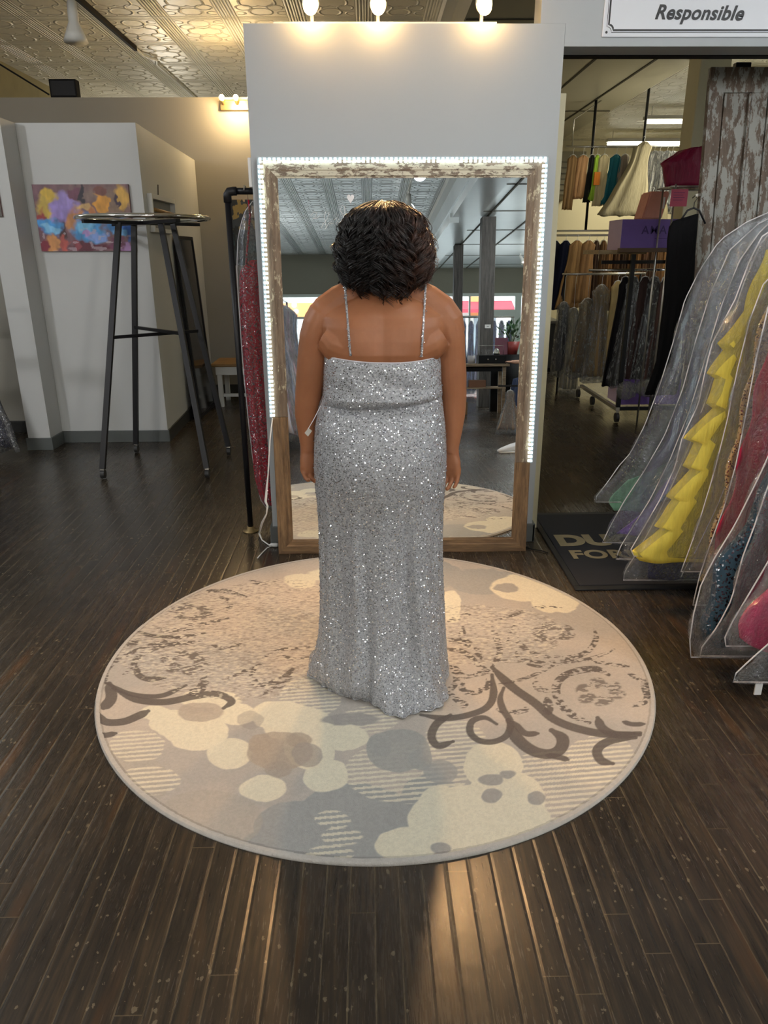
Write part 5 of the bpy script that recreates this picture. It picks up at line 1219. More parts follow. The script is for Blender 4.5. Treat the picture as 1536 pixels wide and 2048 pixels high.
sheet(profile(lp, Y, xr=lambda z: float(np.interp(z, Rz, Rx)), nz=30), Y, .028, 4, .006, 77).build('dress_fabric', cloth((12, 12, 14), .8), t_, True)
hanger(t_, 1.665, 4.0, float(at(1375, 418, 4.0)[2])+.005, .07, M['black'], .05)
MB().bar((1.665, 3.98, 1.765), (1.765, 4.17, 1.78), .012).build('bracket', M['steel'], t_)
# ================================================================ STOCK ROOM beyond the doorway
def garment(x, y, zt, zb, wt, wb, c, label, group=None, th=.035, bag=False, hk=.05, seed=0, nf=4, cat='garment', name='hanging_garment', sparkle=False, slim=False, shoulders=True, hcol=None, dx=0.0):
    t_ = empty(name, (x, y, zb), label, cat, group); L = zt-zb
    prof = []
    for k in range(15):
        u = k/14; z = zt-L*u
        w = wt*(.25+.75*min(1, u/.07)) if (u < .07 and shoulders) else wt*(1-.12*math.sin(min(1, u*2.2)*PI))+(wb-wt)*max(0, (u-.25)/.75)**1.2
        prof.append((z, x-w/2+dx*u, x+w/2+dx*u))
    sheet(prof, y, th, nf, th*.35, seed, 28, .012).build('garment_body', cloth(c, .7, sparkle), t_, True)
    if bag:
        pb = [(z+.004-(.06 if i == 14 else 0), a-.012, b_+.012) for i, (z, a, b_) in enumerate(prof)]
        sheet(pb, y, th*1.35, nf+1, th*.5, seed+9, 28, .03).build('garment_bag', M['plastic_far'], t_, True)
    hanger(t_, x, y, zt+.008, max(.03, wt*.40), hcol or M['white_plastic'], hk)
    return t_
def rail(name, x0, x1, y, z, label, r=.012, mat='steel', posts=(), ztop=None, zfoot=0.0):
    t_ = empty(name, ((x0+x1)/2, y, zfoot), label, 'clothes rail')
    MB().tube([(x0, y, z), (x1, y, z)], r, 10).build('rail', M[mat], t_, True)
    for p in posts: MB().tube([(p, y, zfoot), (p, y, ztop or z)], r*1.2, 10).build('post', M['black'], t_, True)
    return t_
# rear double-height rail
rr_ = rail('garment_rack', 2.05, 4.6, 9.2, 1.68, 'long rear clothes rail carrying navy, tan and brown gowns in the stock room', posts=(2.12, 3.4, 4.5))
MB().tube([(2.05, 9.2, 1.73), (4.6, 9.2, 1.73)], .010, 8).build('rail', M['steel'], rr_, True)
for p in (2.12, 3.4, 4.5): MB().tube([(p, 8.95, .02), (p, 9.45, .02)], .016, 8).build('foot', M['black'], rr_, True)
seq = [(2.22, (22, 24, 40), .90, .16, .26, 'leftmost navy gown at the end of the rear rail'), (2.34, (24, 28, 50), .84, .16, .30, 'second navy gown on the rear rail, beside the tan one'), (2.47, (168, 130, 82), .86, .20, .34, 'flared tan gown at the front of the rear rail'), (2.60, (150, 112, 70), .92, .18, .22, 'narrow caramel gown just right of the flared tan one')]
for i, (x, c, zb, wt, wb, lab) in enumerate(seq): garment(x, 9.17-.02*i, 1.62, zb, wt, wb, c, lab, None, .04, seed=i, name='hanging_gown', cat='gown', dx=-.05)
for i in range(16):
    x = 2.72+i*.085; c = [(74, 52, 34), (110, 78, 44), (136, 98, 56), (92, 62, 38)][i % 4]
    garment(x, 9.2, 1.62, .82+.05*(i % 3), .09, .12, c, 'pleated brown or gold gown packed on the rear rail of the stock room', 'brown and gold gowns on the rear rail', .06, seed=i, name='pleated_gown', cat='gown', hcol=M['steel'])
# lower row of bagged clothes in front of it
r2 = rail('garment_rack', 2.1, 3.0, 8.25, 1.27, 'low rail of bagged gowns below the tan gowns', posts=(2.95,)); MB().tube([(2.95, 8.0, .02), (2.95, 8.5, .02)], .014, 8).build('foot', M['black'], r2, True)
MB().tube([(2.13, 8.25, 0), (2.13, 8.25, 1.27)], .012, 8).build('post', M['black'], r2, True)
low = [(2.13, .98, .25, .12, .16, (60, 62, 66), 'dark grey bagged garment at the left end of the low rail', True, .14), (2.235, .92, .05, .12, .20, (196, 184, 150), 'cream bagged gown low on the rail beside the grey one', True, .30),
       (2.37, 1.02, .24, .18, .36, (122, 100, 70), 'pleated bronze bagged gown on the low rail', True, .20), (2.50, 1.16, .20, .18, .30, (150, 122, 78), 'pleated gold gown with a pale bagged bodice on the low rail', True, .06), (2.66, 1.20, .38, .14, .16, (200, 176, 120), 'pale gold gown at the right end of the low rail', False, .02)]
for i, (x, zt, zb, wt, wb, c, lab, bg, hk) in enumerate(low): garment(x, 8.22-.03*i, zt, zb, wt, wb, c, lab, None, .05, bg, max(.05, 1.27-zt-.012), seed=20+i, nf=7, name='bagged_garment', cat='gown')
# high rail with poles to the ceiling
r3 = rail('high_rail', 2.35, 3.85, 9.5, 2.66, 'high clothes rail hung from the ceiling, carrying small tops and bagged suits', posts=())
for x in (2.66, 3.26): MB().tube([(x, 9.5, 1.73), (x, 9.5, 3.499)], .016, 8).build('post', M['black'], r3, True)
for x in (2.42,): MB().tube([(x, 9.5, 2.66), (x, 9.5, 2.95), (x+.3, 9.5, 3.14)], .008, 6).build('brace', M['steel'], r3, True)
hi = [(2.44, 1.98, .13, .12, (152, 118, 74), 'narrow tan top at the left end of the high rail'), (2.56, 2.10, .14, .14, (196, 150, 104), 'peach top on the high rail'), (2.665, 2.06, .08, .10, (40, 40, 38), 'black top on the high rail next to the green one'),
      (2.72, 2.08, .07, .09, (176, 220, 70), 'lime green and orange striped top on the high rail'), (2.80, 2.02, .14, .14, (214, 200, 158), 'cream top on the high rail beside the teal one'), (2.94, 2.03, .15, .24, (20, 108, 124), 'teal top on the high rail'), (3.04, 2.16, .12, .12, (150, 138, 124), 'grey beige top right of the teal one')]
for i, (x, zb, wt, wb, c, lab) in enumerate(hi):
    g_ = garment(x, 9.5-.01*i, 2.57, zb, wt, wb, c, lab, None, .03, seed=40+i, hk=.075, name='small_shirt', cat='shirt', dx=-.03)
    if 'lime' in lab: MB().box(x-.035, 9.40, 2.24, x+.032, 9.425, 2.38).build('orange_band', cloth((224, 130, 36), .7), g_)
garment(3.20, 9.30, 2.68, 1.90, .22, .62, (178, 168, 138), 'large flared ivory gown hanging beside the bagged suits', None, .12, hk=.05, seed=55, nf=6, name='ivory_gown', cat='gown', dx=-.16)
for i in range(9):
    garment(3.30+i*.075, 9.45-.03*(i % 2), 2.60, 2.0+.03*(i % 3), .12, .15, (70, 72, 76) if i % 2 else (110, 112, 112), 'dark suit in clear crinkled plastic on the high rail', 'bagged suits on the high rail', .07, True, .05, seed=60+i, name='bagged_suit', cat='suit', dx=-.05)
garment(3.36, 9.28, 2.14, 1.80, .34, .42, (150, 140, 110), 'cream ruffled skirt hanging low under the bagged suits', None, .08, hk=.05, seed=75, nf=9, name='ruffled_skirt', cat='skirt')
# rolling rack with board, purple boxes
k_ = empty('rolling_rack', (2.8, 6.95, 0), 'black rolling clothes rack with a board on top and casters, in the stock room', 'clothes rack')
MB().bar((2.30, 6.66, .12), (2.31, 7.92, .12), .035, .03).build('base_bar', M['steel'], k_); MB().bar((2.31, 6.69, .12), (3.6, 6.69, .12), .03).build('base_bar', M['black'], k_)
for (x, y) in ((2.31, 6.69), (2.62, 6.69), (3.6, 6.69)): MB().bar((x, y, .12), (x, y, 1.475), .035).build('post', M['black'], k_)
MB().tube([(1.99, 6.9, 1.34), (3.6, 6.9, 1.34)], .011, 8).build('rail', M['chrome'], k_, True); MB().bar((2.05, 6.74, 1.41), (3.6, 6.74, 1.41), .03).build('rail', M['black'], k_)
MB().box(1.98, 6.62, 1.476, 2.40, 7.1, 1.51, .003).build('board', M['shelf_wood'], k_); MB().box(2.14, 6.56, 1.49, 2.60, 6.615, 1.525, .003).build('board', simple('brown_board', srgb(92, 70, 50), .6), k_)
for (x, y) in ((2.27, 7.88), (2.30, 7.45), (2.29, 6.64), (3.6, 6.64)):
    w_ = MB().tube([(x-.014, y, .048), (x+.014, y, .048)], .045, 16).build('caster', M['rubber'], k_); MB().bar((x, y, .08), (x+.01, y+.02, .115), .022).build('caster_fork', M['steel'], w_)
M['purple'] = simple('purple_card', srgb(112, 84, 158), .55, noise=.06); M['lilac'] = simple('lilac_card', srgb(186, 166, 190), .55, noise=.06); M['purple_ink'] = simple('purple_ink', srgb(66, 44, 104), .5)
def purple_box(x0, x1, y0, y1, z0, z1, label, tx):
    t_ = empty('cardboard_box', ((x0+x1)/2, (y0+y1)/2, z0), label, 'box')
    MB().add([(x0, y0, z0), (x1, y0, z0), (x1, y1, z0), (x0, y1, z0), (x0, y0, z1), (x1, y0, z1), (x1, y1, z1), (x0, y1, z1)], [(0, 3, 2, 1), (4, 5, 6, 7), (0, 1, 5, 4), (1, 2, 6, 5), (2, 3, 7, 6)]).build('carton', M['purple'], t_)
    MB().box(x0-.003, y0, z0, x0-.0002, y1, z1).build('side_panel', M['lilac'], t_)
    MB().box(x0+.001, (y0+y1)/2-.02, z1+.0003, x1-.001, (y0+y1)/2+.02, z1+.0012).build('tape', M['lilac'], t_)
    text_mesh('lettering', 'AMARRA', .095, M['purple_ink'], t_, (tx, y0-.0015, z0+(z1-z0)*.52), (1, 0, 0), (0, 0, 1), spacing=1.15, depth=.0004, bold=.0005)
    MB().box(tx+.12, y0-.0016, z0+(z1-z0)*.36, tx+.30, y0-.0004, z0+(z1-z0)*.375).build('rule_line', M['purple_ink'], t_)
    return t_
b_ = purple_box(2.165, 2.72, 6.625, 6.98, 1.5105, 1.755, 'purple and lilac lettered box on the board of the rolling rack', 2.335)
# turn the upper box a little so its lilac side shows, as in the photo
b_.rotation_euler.z = .0
purple_box(2.36, 2.92, 6.80, 7.16, .1355, .37, 'purple lettered box on the base of the rolling rack, under the dark gowns', 2.50)
gs = [(2.33, (26, 24, 26), .30, .10, .16, False, 'black gown at the left end of the rolling rack'), (2.40, (70, 66, 62), .36, .12, .22, True, 'bagged charcoal gown on the rolling rack'), (2.50, (62, 40, 34), .34, .12, .18, False, 'dark brown gown in the middle of the rolling rack'),
      (2.58, (34, 26, 26), .32, .12, .2, True, 'bagged near black gown on the rolling rack'), (2.68, (84, 56, 46), .30, .12, .2, False, 'cocoa brown gown on the rolling rack'), (2.76, (70, 64, 54), .42, .16, .2, True, 'bagged olive grey gown at the right of the rolling rack')]
for i, (x, c, zb, wt, wb, bg, lab) in enumerate(gs): garment(x, 6.90-.015*i, 1.28, zb, wt, wb, c, lab, None, .05, bg, .05, seed=80+i, nf=5, name='hanging_gown', cat='gown', dx=-.05)
for k, (x, z, y) in enumerate(((2.35, .30, 6.62), (2.56, .33, 6.6))):
    r = random.Random(k); rows = []
    for i in range(9):
        th = PI*i/8; rows.append([(x+.09*(1+.5*k)*math.sin(th)*math.cos(a)*(1+.25*r.random()), y+.035*math.sin(th)*math.sin(a), z+.075*math.cos(th)*(1+.2*r.random())) for a in np.linspace(0, 2*PI, 17)[:-1]])
    tag(MB().grid(rows, wrap=True).build('plastic_bundle', M['plastic_far'], None, True), ['crumpled clear plastic wrap by the front post of the rolling rack', 'bunched clear plastic hanging over the lower purple box'][k], 'plastic wrap')
# pink parcel, wire shelf, magenta gown pile, note
t_ = empty('pink_parcel', (2.46, 6.8, 1.7555), 'pink and peach wrapped parcel on top of the upper purple box', 'parcel')
bm = bmesh.new(); bmesh.ops.create_cube(bm, size=1)
for v in bm.verts: v.co = (2.46+v.co.x*.17+v.co.z*.05, 6.80+v.co.y*.22, 1.866+v.co.z*.22)
bmesh.ops.bevel(bm, geom=bm.edges[:], offset=.012, segments=2, affect='EDGES'); b = MB(); b.bm(bm); b.build('wrapping', simple('pink_wrap', srgb(214, 150, 130), .45, noise=.2, nscale=16, bump=.5, bscale=30), t_)
MB().box(2.515, 6.686, 1.84, 2.53, 6.689, 1.93).build('label', M['white_plastic'], t_)
s_ = empty('wire_shelf', (2.62, 6.4, 0), 'white wire shelf unit holding a magenta gown, between the boxes and the peeling door', 'shelf')
for (x, y) in ((2.455, 6.3), (2.47, 6.6), (2.95, 6.3), (2.95, 6.6)): MB().tube([(x, y, 0), (x, y, 2.0)], .008, 8).build('post', M['steel'], s_, True)
b = MB()
for k in range(16): b.tube([(2.42+k*.0353, 6.3, 1.985), (2.42+k*.0353, 6.6, 1.985)], .003, 5)
b.tube([(2.42, 6.3, 1.985), (2.95, 6.3, 1.985)], .006, 6).tube([(2.42, 6.6, 1.985), (2.95, 6.6, 1.985)], .006, 6).tube([(2.42, 6.3, 1.955), (2.95, 6.3, 1.955)], .005, 6).build('wire_deck', M['steel'], s_, True)
r = random.Random(5); rows = []
pf = [(1.992, 2.43, 2.80), (2.02, 2.42, 2.86), (2.08, 2.40, 2.88), (2.13, 2.39, 2.88), (2.16, 2.37, 2.88), (2.185, 2.40, 2.87), (2.22, 2.46, 2.86), (2.25, 2.50, 2.82), (2.265, 2.56, 2.74), (2.27, 2.62, 2.66)]
for z, a, b2 in pf:
    rows.append([((a+b2)/2+(b2-a)/2*math.cos(t), 6.44+.13*math.sin(t)+.010*math.sin(14*t+z*40), z+.006*math.sin(9*t)) for t in np.linspace(0, 2*PI, 61)[:-1]])
tag(MB().grid(rows, wrap=True, capends=True).build('folded_gown', cloth((132, 22, 60), .45), None, True), 'magenta satin gown folded in a heap on the wire shelf', 'gown')
t_ = empty('pink_note', (2.485, 6.28, 1.84), 'pink paper note hanging from the wire shelf', 'note')
MB().box(2.42, 6.283, 1.835, 2.555, 6.285, 1.962).build('paper', simple('pink_paper', srgb(206, 96, 120), .7), t_)
b = MB()
for k in range(4): MB().box(2.44, 6.2815, 1.935-k*.018, 2.53-.012*(k % 2), 6.2825, 1.938-k*.018).build('writing', M['purple_ink'], t_)
t_ = empty('air_conditioner', (3.56, 14.3, 2.45), 'grey slatted ventilation unit high on the far stock room wall', 'vent')
MB().box(3.2, 14.1, 2.45, 3.86, 15.49, 3.15, .01).build('casing', simple('vent_grey', srgb(140, 132, 108), .6), t_)
for k in range(6): MB().bar((3.24, 14.07, 2.53+k*.09), (3.82, 14.07, 2.53+k*.09), .02, .012).build('slat', simple('vent_slat', srgb(96, 90, 74), .5) if k == 0 else bpy.data.materials['vent_slat'], t_)
t_ = empty('low_cabinet', (2.0, 9.9, 0), 'dark low cabinet at the left edge of the doorway view', 'cabinet')
MB().box(1.4, 9.7, .05, 2.48, 10.2, .62, .006).build('cabinet_body', simple('dark_cabinet', srgb(44, 44, 44), .5), t_); MB().box(1.38, 9.68, .621, 2.50, 10.22, .655, .004).build('top', simple('cabinet_top', srgb(96, 94, 90), .4), t_); MB().box(1.42, 9.72, 0, 2.46, 10.18, .05).build('plinth', M['black_matte'], t_)

# ================================================================ FRONT SHOP, seen in the mirror
for nm, x0, x1, y, zt, lab in (('near', 1.885, 2.115, -5.5, 2.97, 'thick grey barn wood post reflected in the mirror, with a small white sign'), ('far', 1.83, 2.02, -9.0, 2.97, 'farther grey wood post reflected beside her shoulder')):
    p_ = empty('wood_post', ((x0+x1)/2, y, 0), lab, 'post'); MB().box(x0, y-.12, 0, x1, y+.12, 3.10, .006).build('post_body', M['grey_wood'], p_)
    if nm == 'near': MB().box(1.965, -5.372, 1.325, 2.065, -5.368, 1.385).build('sign_plate', M['white_plastic'], p_); MB().box(1.995, -5.3675, 1.352, 2.035, -5.3665, 1.360).build('sign_mark', M['ink'], p_)
d_ = empty('counter_table', (1.7, -4.1, 0), 'wooden counter table with a lower shelf, reflected right of her elbow', 'table')
MB().box(1.05, -4.35, .735, 2.12, -3.85, .775, .004).build('table_top', M['desk_wood'], d_)
for x in (1.12, 2.05):
    for y in (-4.28, -3.92): MB().bar((x, y, 0), (x, y, .735), .05).build('leg', M['desk_wood'], d_)
MB().box(1.09, -4.30, .40, 2.08, -3.90, .42, .003).build('shelf', M['desk_wood'], d_); MB().box(1.15, -3.935, .66, 2.02, -3.915, .734).build('apron', M['black_matte'], d_)
tag(MB().box(1.20, -4.1, .4205, 1.48, -3.93, .54, .004).build('storage_box', simple('mauve_card', srgb(130, 90, 110), .6)), 'mauve box on the lower shelf of the reflected counter table', 'box')
tag(MB().box(1.30, -4.05, .5405, 1.42, -3.95, .575, .003).build('small_packet', simple('yellow_card', srgb(190, 165, 60), .6)), 'small yellow packet on top of the mauve box', 'packet')
tag(MB().box(1.52, -4.1, .4205, 1.78, -3.93, .53, .004).build('storage_box', simple('brown_card', srgb(110, 74, 50), .6)), 'brown box on the lower shelf of the reflected counter table', 'box')
tag(MB().box(1.10, -4.2, .005, 1.50, -3.9, .2, .006).build('storage_basket', simple('tan_card', srgb(110, 84, 50), .7)), 'tan carton on the floor under the reflected counter table', 'box')
t_ = empty('wooden_crate', (1.30, -4.08, .7755), 'small brown wooden crate on the reflected counter table', 'crate')
MB().box(1.21, -4.15, .7755, 1.40, -4.0, .875, .004).build('crate_body', simple('brown_crate', srgb(140, 88, 44), .5), t_); MB().lathe((1.29, -4.07, .8755), [(0, 0), (.055, .0), (.06, .02), (.045, .05), (.02, .065), (0, .07)], 18).build('cloth_bundle', M['seam'], t_, True)
t_ = empty('brush_pot', (1.56, -4.0, .7755), 'grey white ribbed pot on the reflected counter table', 'pot')
MB().lathe((1.56, -4.0, .7755), [(0, 0), (.052, 0), (.060, .12), (.052, .12), (.046, .01), (0, .01)], 24).build('pot_body', simple('ribbed_pot', srgb(160, 158, 160), .5), t_, True)
t_ = empty('display_case', (1.86, -4.05, .7755), 'black display case with glassware on the reflected counter table', 'display case')
MB().box(1.66, -4.2, .7755, 2.08, -3.92, .90, .004).build('case_body', M['black_matte'], t_)
for k, x in enumerate((1.75, 1.84, 1.95)): MB().lathe((x, -4.05, .901), [(0, .0), (.045, .0), (.05, .03), (.035, .08), (.012, .10), (0, .105)], 16).build('glass_jar', M['glass'] if k != 2 else M['chrome'], t_, True)
MB().tube([(1.68, -4.1, .9), (1.68, -4.1, 1.04), (2.06, -4.1, 1.04), (2.06, -4.1, .9)], .004, 6).build('rail', M['chrome'], t_, True)
for x in (1.80, 1.92): MB().ball((x, -3.915, .84), .012, 10, 6).build('knob', M['chrome'], t_, True)
t_ = empty('potted_plant', (2.22, -4.4, .0), 'leafy green plant in a red pot by the reflected window', 'plant')
MB().lathe((2.28, -4.6, .0), [(0, 0), (.18, 0), (.16, .9), (0, .9)], 16).build('stand', M['black_matte'], t_, True)
MB().lathe((2.28, -4.6, .9), [(0, 0), (.09, 0), (.13, .2), (.11, .2), (.08, .02), (0, .02)], 20).build('pot', simple('red_pot', srgb(130, 44, 40), .5), t_, True)
r = random.Random(3); b = MB()
for i in range(70):
    a = r.random()*6.28; el = r.uniform(.2, 1.4); L = r.uniform(.12, .34); d = Vector((math.cos(a)*math.cos(el), math.sin(a)*math.cos(el), math.sin(el))); p0 = Vector((2.28, -4.6, 1.08)); p1 = p0+d*L; s = d.cross(Vector((0, 0, 1))).normalized()*.022
    b.add([p1, p1+d*.035+s, p1+d*.09, p1+d*.035-s], [(0, 1, 2, 3)])
b.build('leaves', simple('leaf_green', srgb(58, 92, 58), .5, noise=.3), t_)
b = MB()
for i in range(9):
    a = i*.7; b.tube([(2.28, -4.6, 1.0), (2.28+.06*math.cos(a), -4.6+.06*math.sin(a), 1.2), (2.28+.14*math.cos(a), -4.6+.14*math.sin(a), 1.36)], .004, 5)
b.build('stems', simple('stem_green', srgb(70, 90, 50), .6), t_, True)
t_ = empty('framed_card', (2.12, -4.5, .9), 'small dark pink framed card standing behind the glass jars', 'frame')
MB().box(2.0, -4.52, .9, 2.2, -4.50, 1.16, .003).build('card', simple('pink_dark_card', srgb(110, 60, 76), .5), t_); MB().box(1.95, -4.62, 0, 2.25, -4.525, .899, .005).build('stand', M['black_matte'], t_)
# racks of pale bagged gowns
def gown_rack(x0, x1, y0, y1, z, n, label, glabel, group, cols, L=(.12, .2), w=.5):
    t_ = empty('garment_rack', ((x0+x1)/2, (y0+y1)/2, 0), label, 'clothes rack')
    MB().tube([(x0, y0, z), (x1, y1, z)], .014, 10).build('rail', M['chrome'], t_, True)
    for (x, y) in ((x0, y0), (x1, y1)):
        MB().tube([(x, y, .03), (x, y, z)], .014, 10).build('post', M['chrome'], t_, True); MB().tube([(x-.22, y-.0, .02), (x+.22, y+.0, .02)], .014, 8).build('foot', M['chrome'], t_, True)
    for i in range(n):
        u = (i+.6)/(n+.2); x, y = x0+(x1-x0)*u, y0+(y1-y0)*u
        garment(x, y, z-.075, L[0]+.05*(i % 3), w*.5, w, cols[i % len(cols)], glabel, group, .045 if x0 == x1 else .05, True, .05, seed=120+i, name='bagged_pale_gown', cat='gown')
PALE = [(206, 206, 222), (176, 190, 220), (222, 216, 224), (214, 190, 206)]
gown_rack(-1.06, -1.06, -2.6, .25, 1.62, 9, 'clothes rack of pale gowns reflected along the left edge of the mirror', 'pale gown in clear plastic on the rack reflected at the left of the mirror', 'pale bagged gowns reflected left', PALE, w=.62)
gown_rack(1.55, 3.0, -8.2, -8.2, 1.60, 9, 'clothes rack of lilac gowns reflected between the two grey posts', 'lilac bagged gown on the rack between the reflected posts', 'lilac bagged gowns by the shop window', [(170, 178, 214), (196, 196, 222), (120, 136, 184)], w=.22)
# left edge of the photo: dark rack post with a bagged gown
g_ = empty('garment_rack', (-2.75, 4.9, 0), 'black rack post at the very left edge in front of the panels', 'clothes rack')
MB().bar((-2.56, 4.83, .06), (-2.66, 4.83, 1.30), .03).build('post', M['black'], g_); MB().bar((-2.66, 4.83, 1.30), (-3.6, 4.83, 1.30), .03).build('rail', M['black'], g_)
MB().tube([(-2.58, 4.83, .03), (-2.54, 4.83, .03)], .028, 12).build('wheel', M['rubber'], g_); MB().bar((-3.6, 4.83, 0), (-3.6, 4.83, 1.3), .03).build('post', M['black'], g_)
t_ = garment(-3.02, 5.55, 1.22, .12, .26, .62, (70, 72, 82), 'bagged slate gown with a pink hem at the bottom of the left edge', None, .06, True, .055, seed=140, name='bagged_gown', cat='gown', sparkle=True)
MB().tube([(-3.6, 5.55, 1.29), (-2.9, 5.55, 1.29)], .012, 8).build('hanging_bar', M['black'], t_, True)
# red sequin gown on the pipe rail
t_ = empty('red_gown', (-.60, 4.02, .12), 'long red sequin gown in clear plastic, hanging on the black pipe rail', 'gown')
lp = [(500, 520), (486, 530), (479, 545), (479, 600), (484, 680), (490, 760), (497, 830), (504, 900), (510, 955), (518, 990), (530, 1010)]
sheet(profile(lp, 4.02, xr=-.56, nz=34), 4.02, .035, 4, .006, 201).build('gown_body', cloth((176, 16, 44), .5, True), t_, True)
MB().tube([at(492, 528, 4.0), at(496, 480, 4.0), at(500, 430, 4.01), at(497, 400, 4.02)], .005, 6).build('strap', cloth((176, 16, 44), .5, True), t_, True)
lb = [(506, 402), (492, 420), (482, 448), (476, 480), (474, 540), (479, 620), (484, 700), (490, 770), (497, 840), (505, 910), (513, 965), (522, 1000), (534, 1016)]
bp = profile(lb, 4.02, xr=-.548, nz=36)
sheet(bp, 4.02, .05, 3, .006, 202).build('garment_bag', M['plastic_thin'], t_, True)
MB().tube([(xl, 4.015, z) for z, xl, xr in bp], .0025, 6).build('piping', M['seam'], t_, True)
MB().tube([(-.60, 4.02, 1.735), (-.60, 4.02, 1.77), (-.60, 3.99, 1.80), (-.60, 3.955, 1.812), (-.60, 3.925, 1.812), (-.60, 3.91, 1.79)], .0028, 6).build('hanger_hook', M['steel'], t_, True)
# shop assistant partly seen at the right edge of the mirror
a_ = empty('person', (2.55, -3.55, 0), 'seated person in grey top and blue jeans, forearm on the reflected counter', 'person')
ab = MB()
for s in (-1, 1): limb(ab, [(2.62, -3.55+s*.09, .50), (2.35, -3.55+s*.12, .52), (2.20, -3.55+s*.13, .50), (2.17, -3.55+s*.13, .30), (2.18, -3.55+s*.13, .10)], [.085, .08, .06, .055, .04], 14, ux=(0, 1, 0)); limb(ab, [(2.20, -3.55+s*.13, .05), (2.12, -3.55+s*.13, .05), (2.02, -3.55+s*.13, .035)], [.04, .04, .025], 12, ux=(0, 1, 0))
for q in ([(2.62, -3.55, .46), (2.62, -3.55, .60), (2.62, -3.55, .80), (2.60, -3.55, .98), (2.60, -3.55, 1.06)],): limb(ab, q, [(.15, .13), (.15, .12), (.15, .11), (.17, .10), (.08, .07)], 20, ux=(0, 1, 0))
limb(ab, [(2.60, -3.55, 1.04), (2.59, -3.55, 1.16)], [.05, .048], 14, ux=(0, 1, 0)); ab.ball((2.57, -3.55, 1.24), (.09, .075, .11), 22, 16); ab.ball((2.478, -3.55, 1.225), (.016, .012, .016), 10, 8)
for s in (-1, 1):
    limb(ab, [(2.60, -3.55+s*.17, 1.0), (2.56, -3.55+s*.20, .86), (2.46, -3.60+s*.16, .79), (2.30, -3.72+s*.12, .80), (2.16, -3.86+s*.08, .80)], [.05, .045, .04, .033, .024], 14, ux=(0, 0, 1))
    h0 = Vector((2.16, -3.86+s*.08, .80)); hd = Vector((-.75, -.6, .02)).normalized(); hs = Vector((.6, -.75, 0)).normalized()
    limb(ab, [h0, h0+hd*.03, h0+hd*.075], [(.022, .016), (.036, .014), (.034, .012)], 14, ux=tuple(hs))
    for k, (o, L) in enumerate(((-.027, .055), (-.009, .068), (.009, .072), (.027, .064))):
        p = h0+hd*.07+hs*o; limb(ab, [p, p+hd*L*.5+Vector((0, 0, .004)), p+hd*L-Vector((0, 0, .004))], [.008, .0078, .006], 8, ux=tuple(hs))
    p = h0+hd*.025-hs*.03*s; limb(ab, [p, p+hd*.03-hs*.018*s, p+hd*.055-hs*.018*s], [.011, .010, .007], 8, ux=tuple(hs))
tp = ab.build('body_tmp', M['skin']); md = tp.modifiers.new('r', 'REMESH'); md.mode = 'VOXEL'; md.voxel_size = .007; md.use_smooth_shade = True
bpy.context.view_layer.update(); me = bpy.data.meshes.new_from_object(tp.evaluated_get(bpy.context.evaluated_depsgraph_get())); bpy.data.objects.remove(tp)
me.materials.clear(); me.materials.append(simple('light_skin', srgb(196, 150, 124), .5)); o = bpy.data.objects.new('body', me); col.objects.link(o); link_parent(o, a_)
b = MB()
for s in (-1, 1): limb(b, [(2.66, -3.55+s*.09, .50), (2.35, -3.55+s*.12, .52), (2.20, -3.55+s*.13, .51), (2.165, -3.55+s*.13, .30), (2.18, -3.55+s*.13, .09)], [.105, .095, .075, .068, .055], 14, ux=(0, 1, 0))
b.build('jeans', cloth((44, 56, 84), .8), a_, True)
b = MB(); limb(b, [(2.62, -3.55, .50), (2.62, -3.55, .62), (2.62, -3.55, .80), (2.60, -3.55, .98), (2.60, -3.55, 1.05)], [(.18, .15), (.17, .14), (.165, .125), (.185, .115), (.10, .085)], 20, ux=(0, 1, 0))
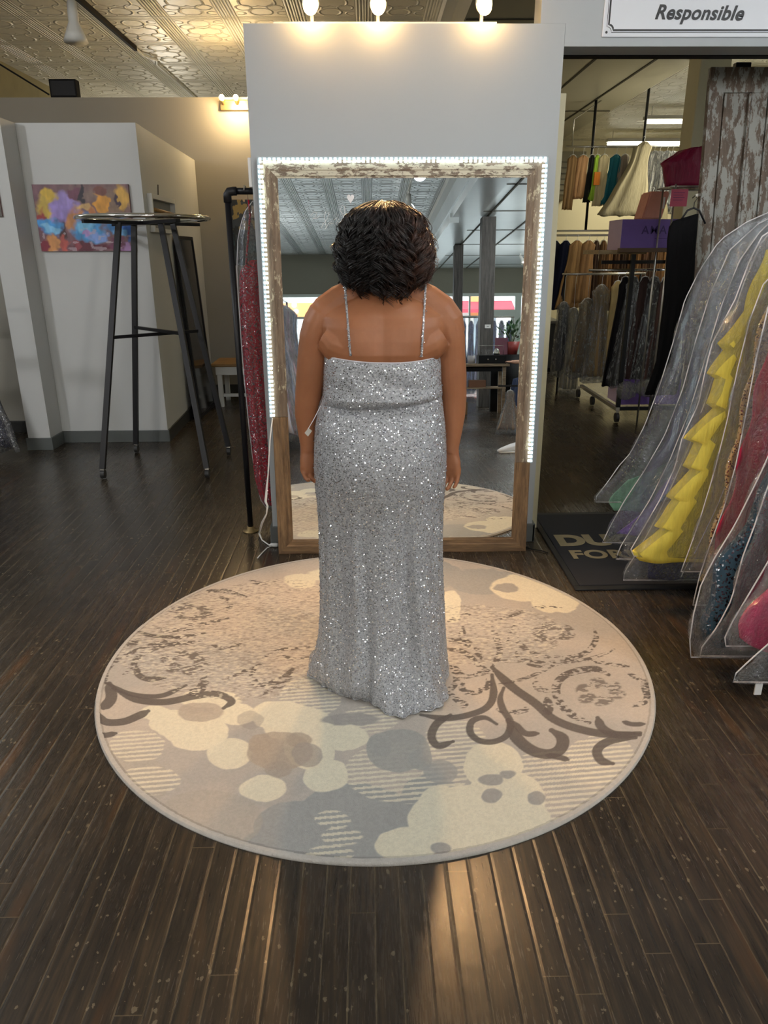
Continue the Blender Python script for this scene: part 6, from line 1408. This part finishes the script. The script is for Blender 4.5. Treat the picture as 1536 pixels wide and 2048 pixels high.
for s in (-1, 1): limb(b, [(2.60, -3.55+s*.16, 1.0), (2.56, -3.55+s*.205, .88), (2.52, -3.57+s*.19, .82)], [.065, .056, .052], 12, ux=(0, 0, 1))
b.build('grey_top', cloth((110, 114, 120), .8), a_, True)
MB().ball((2.59, -3.55, 1.265), (.095, .085, .10), 20, 12).build('hair', M['hair'], a_, True)
b = MB()
t_ = empty('stool', (2.64, -3.55, 0), 'black stool under the seated person at the counter', 'stool'); MB().lathe((2.64, -3.55, .375), [(0, 0), (.17, 0), (.18, .02), (0, .022)], 20).build('seat', M['black'], t_, True)
for k in range(4): a = PI/4+k*PI/2; MB().bar((2.64+.1*math.cos(a), -3.55+.1*math.sin(a), .375), (2.64+.17*math.cos(a), -3.55+.17*math.sin(a), 0), .022).build('leg', M['black'], t_)
garment(1.70, -1.55, .52, .06, .10, .30, (150, 130, 112), 'beige skirt in a clear bag hanging low at the right edge of the mirror', None, .06, True, .05, seed=150, nf=5, name='bagged_skirt', cat='skirt')
t_ = [o for o in bpy.data.objects if o.name.startswith('bagged_skirt')][0]
MB().bar((1.55, -1.55, .575), (2.3, -1.55, .575), .02).build('hanging_bar', M['black'], t_); MB().bar((2.3, -1.55, 0), (2.3, -1.55, .575), .02).build('stand', M['black'], t_)
t_ = empty('white_shoe', (1.42, .0, 0), 'white shoe on the dark floor at the lower right of the reflection', 'shoe')
b = MB(); limb(b, [(1.56, -.06, .05), (1.50, -.04, .055), (1.42, -.01, .045), (1.33, .03, .028), (1.29, .05, .02)], [(.035, .042), (.036, .045), (.038, .036), (.036, .024), (.02, .014)], 16, ux=(0, 1, 0)); b.build('upper', simple('white_leather', (.75, .77, .8), .4), t_, True)
MB().box(1.30, -.08, .0, 1.58, .06, .012, .005).build('sole', M['white_plastic'], t_)
scene.view_settings.view_transform = 'Standard'; scene.view_settings.look = 'None'; scene.view_settings.gamma = 1; scene.view_settings.exposure = 0.0
scene.view_settings.use_curve_mapping = False
scene.cycles.transparent_max_bounces = 28; scene.cycles.max_bounces = 8; scene.cycles.diffuse_bounces = 4; scene.cycles.glossy_bounces = 5
scene.cycles.sample_clamp_indirect = 6
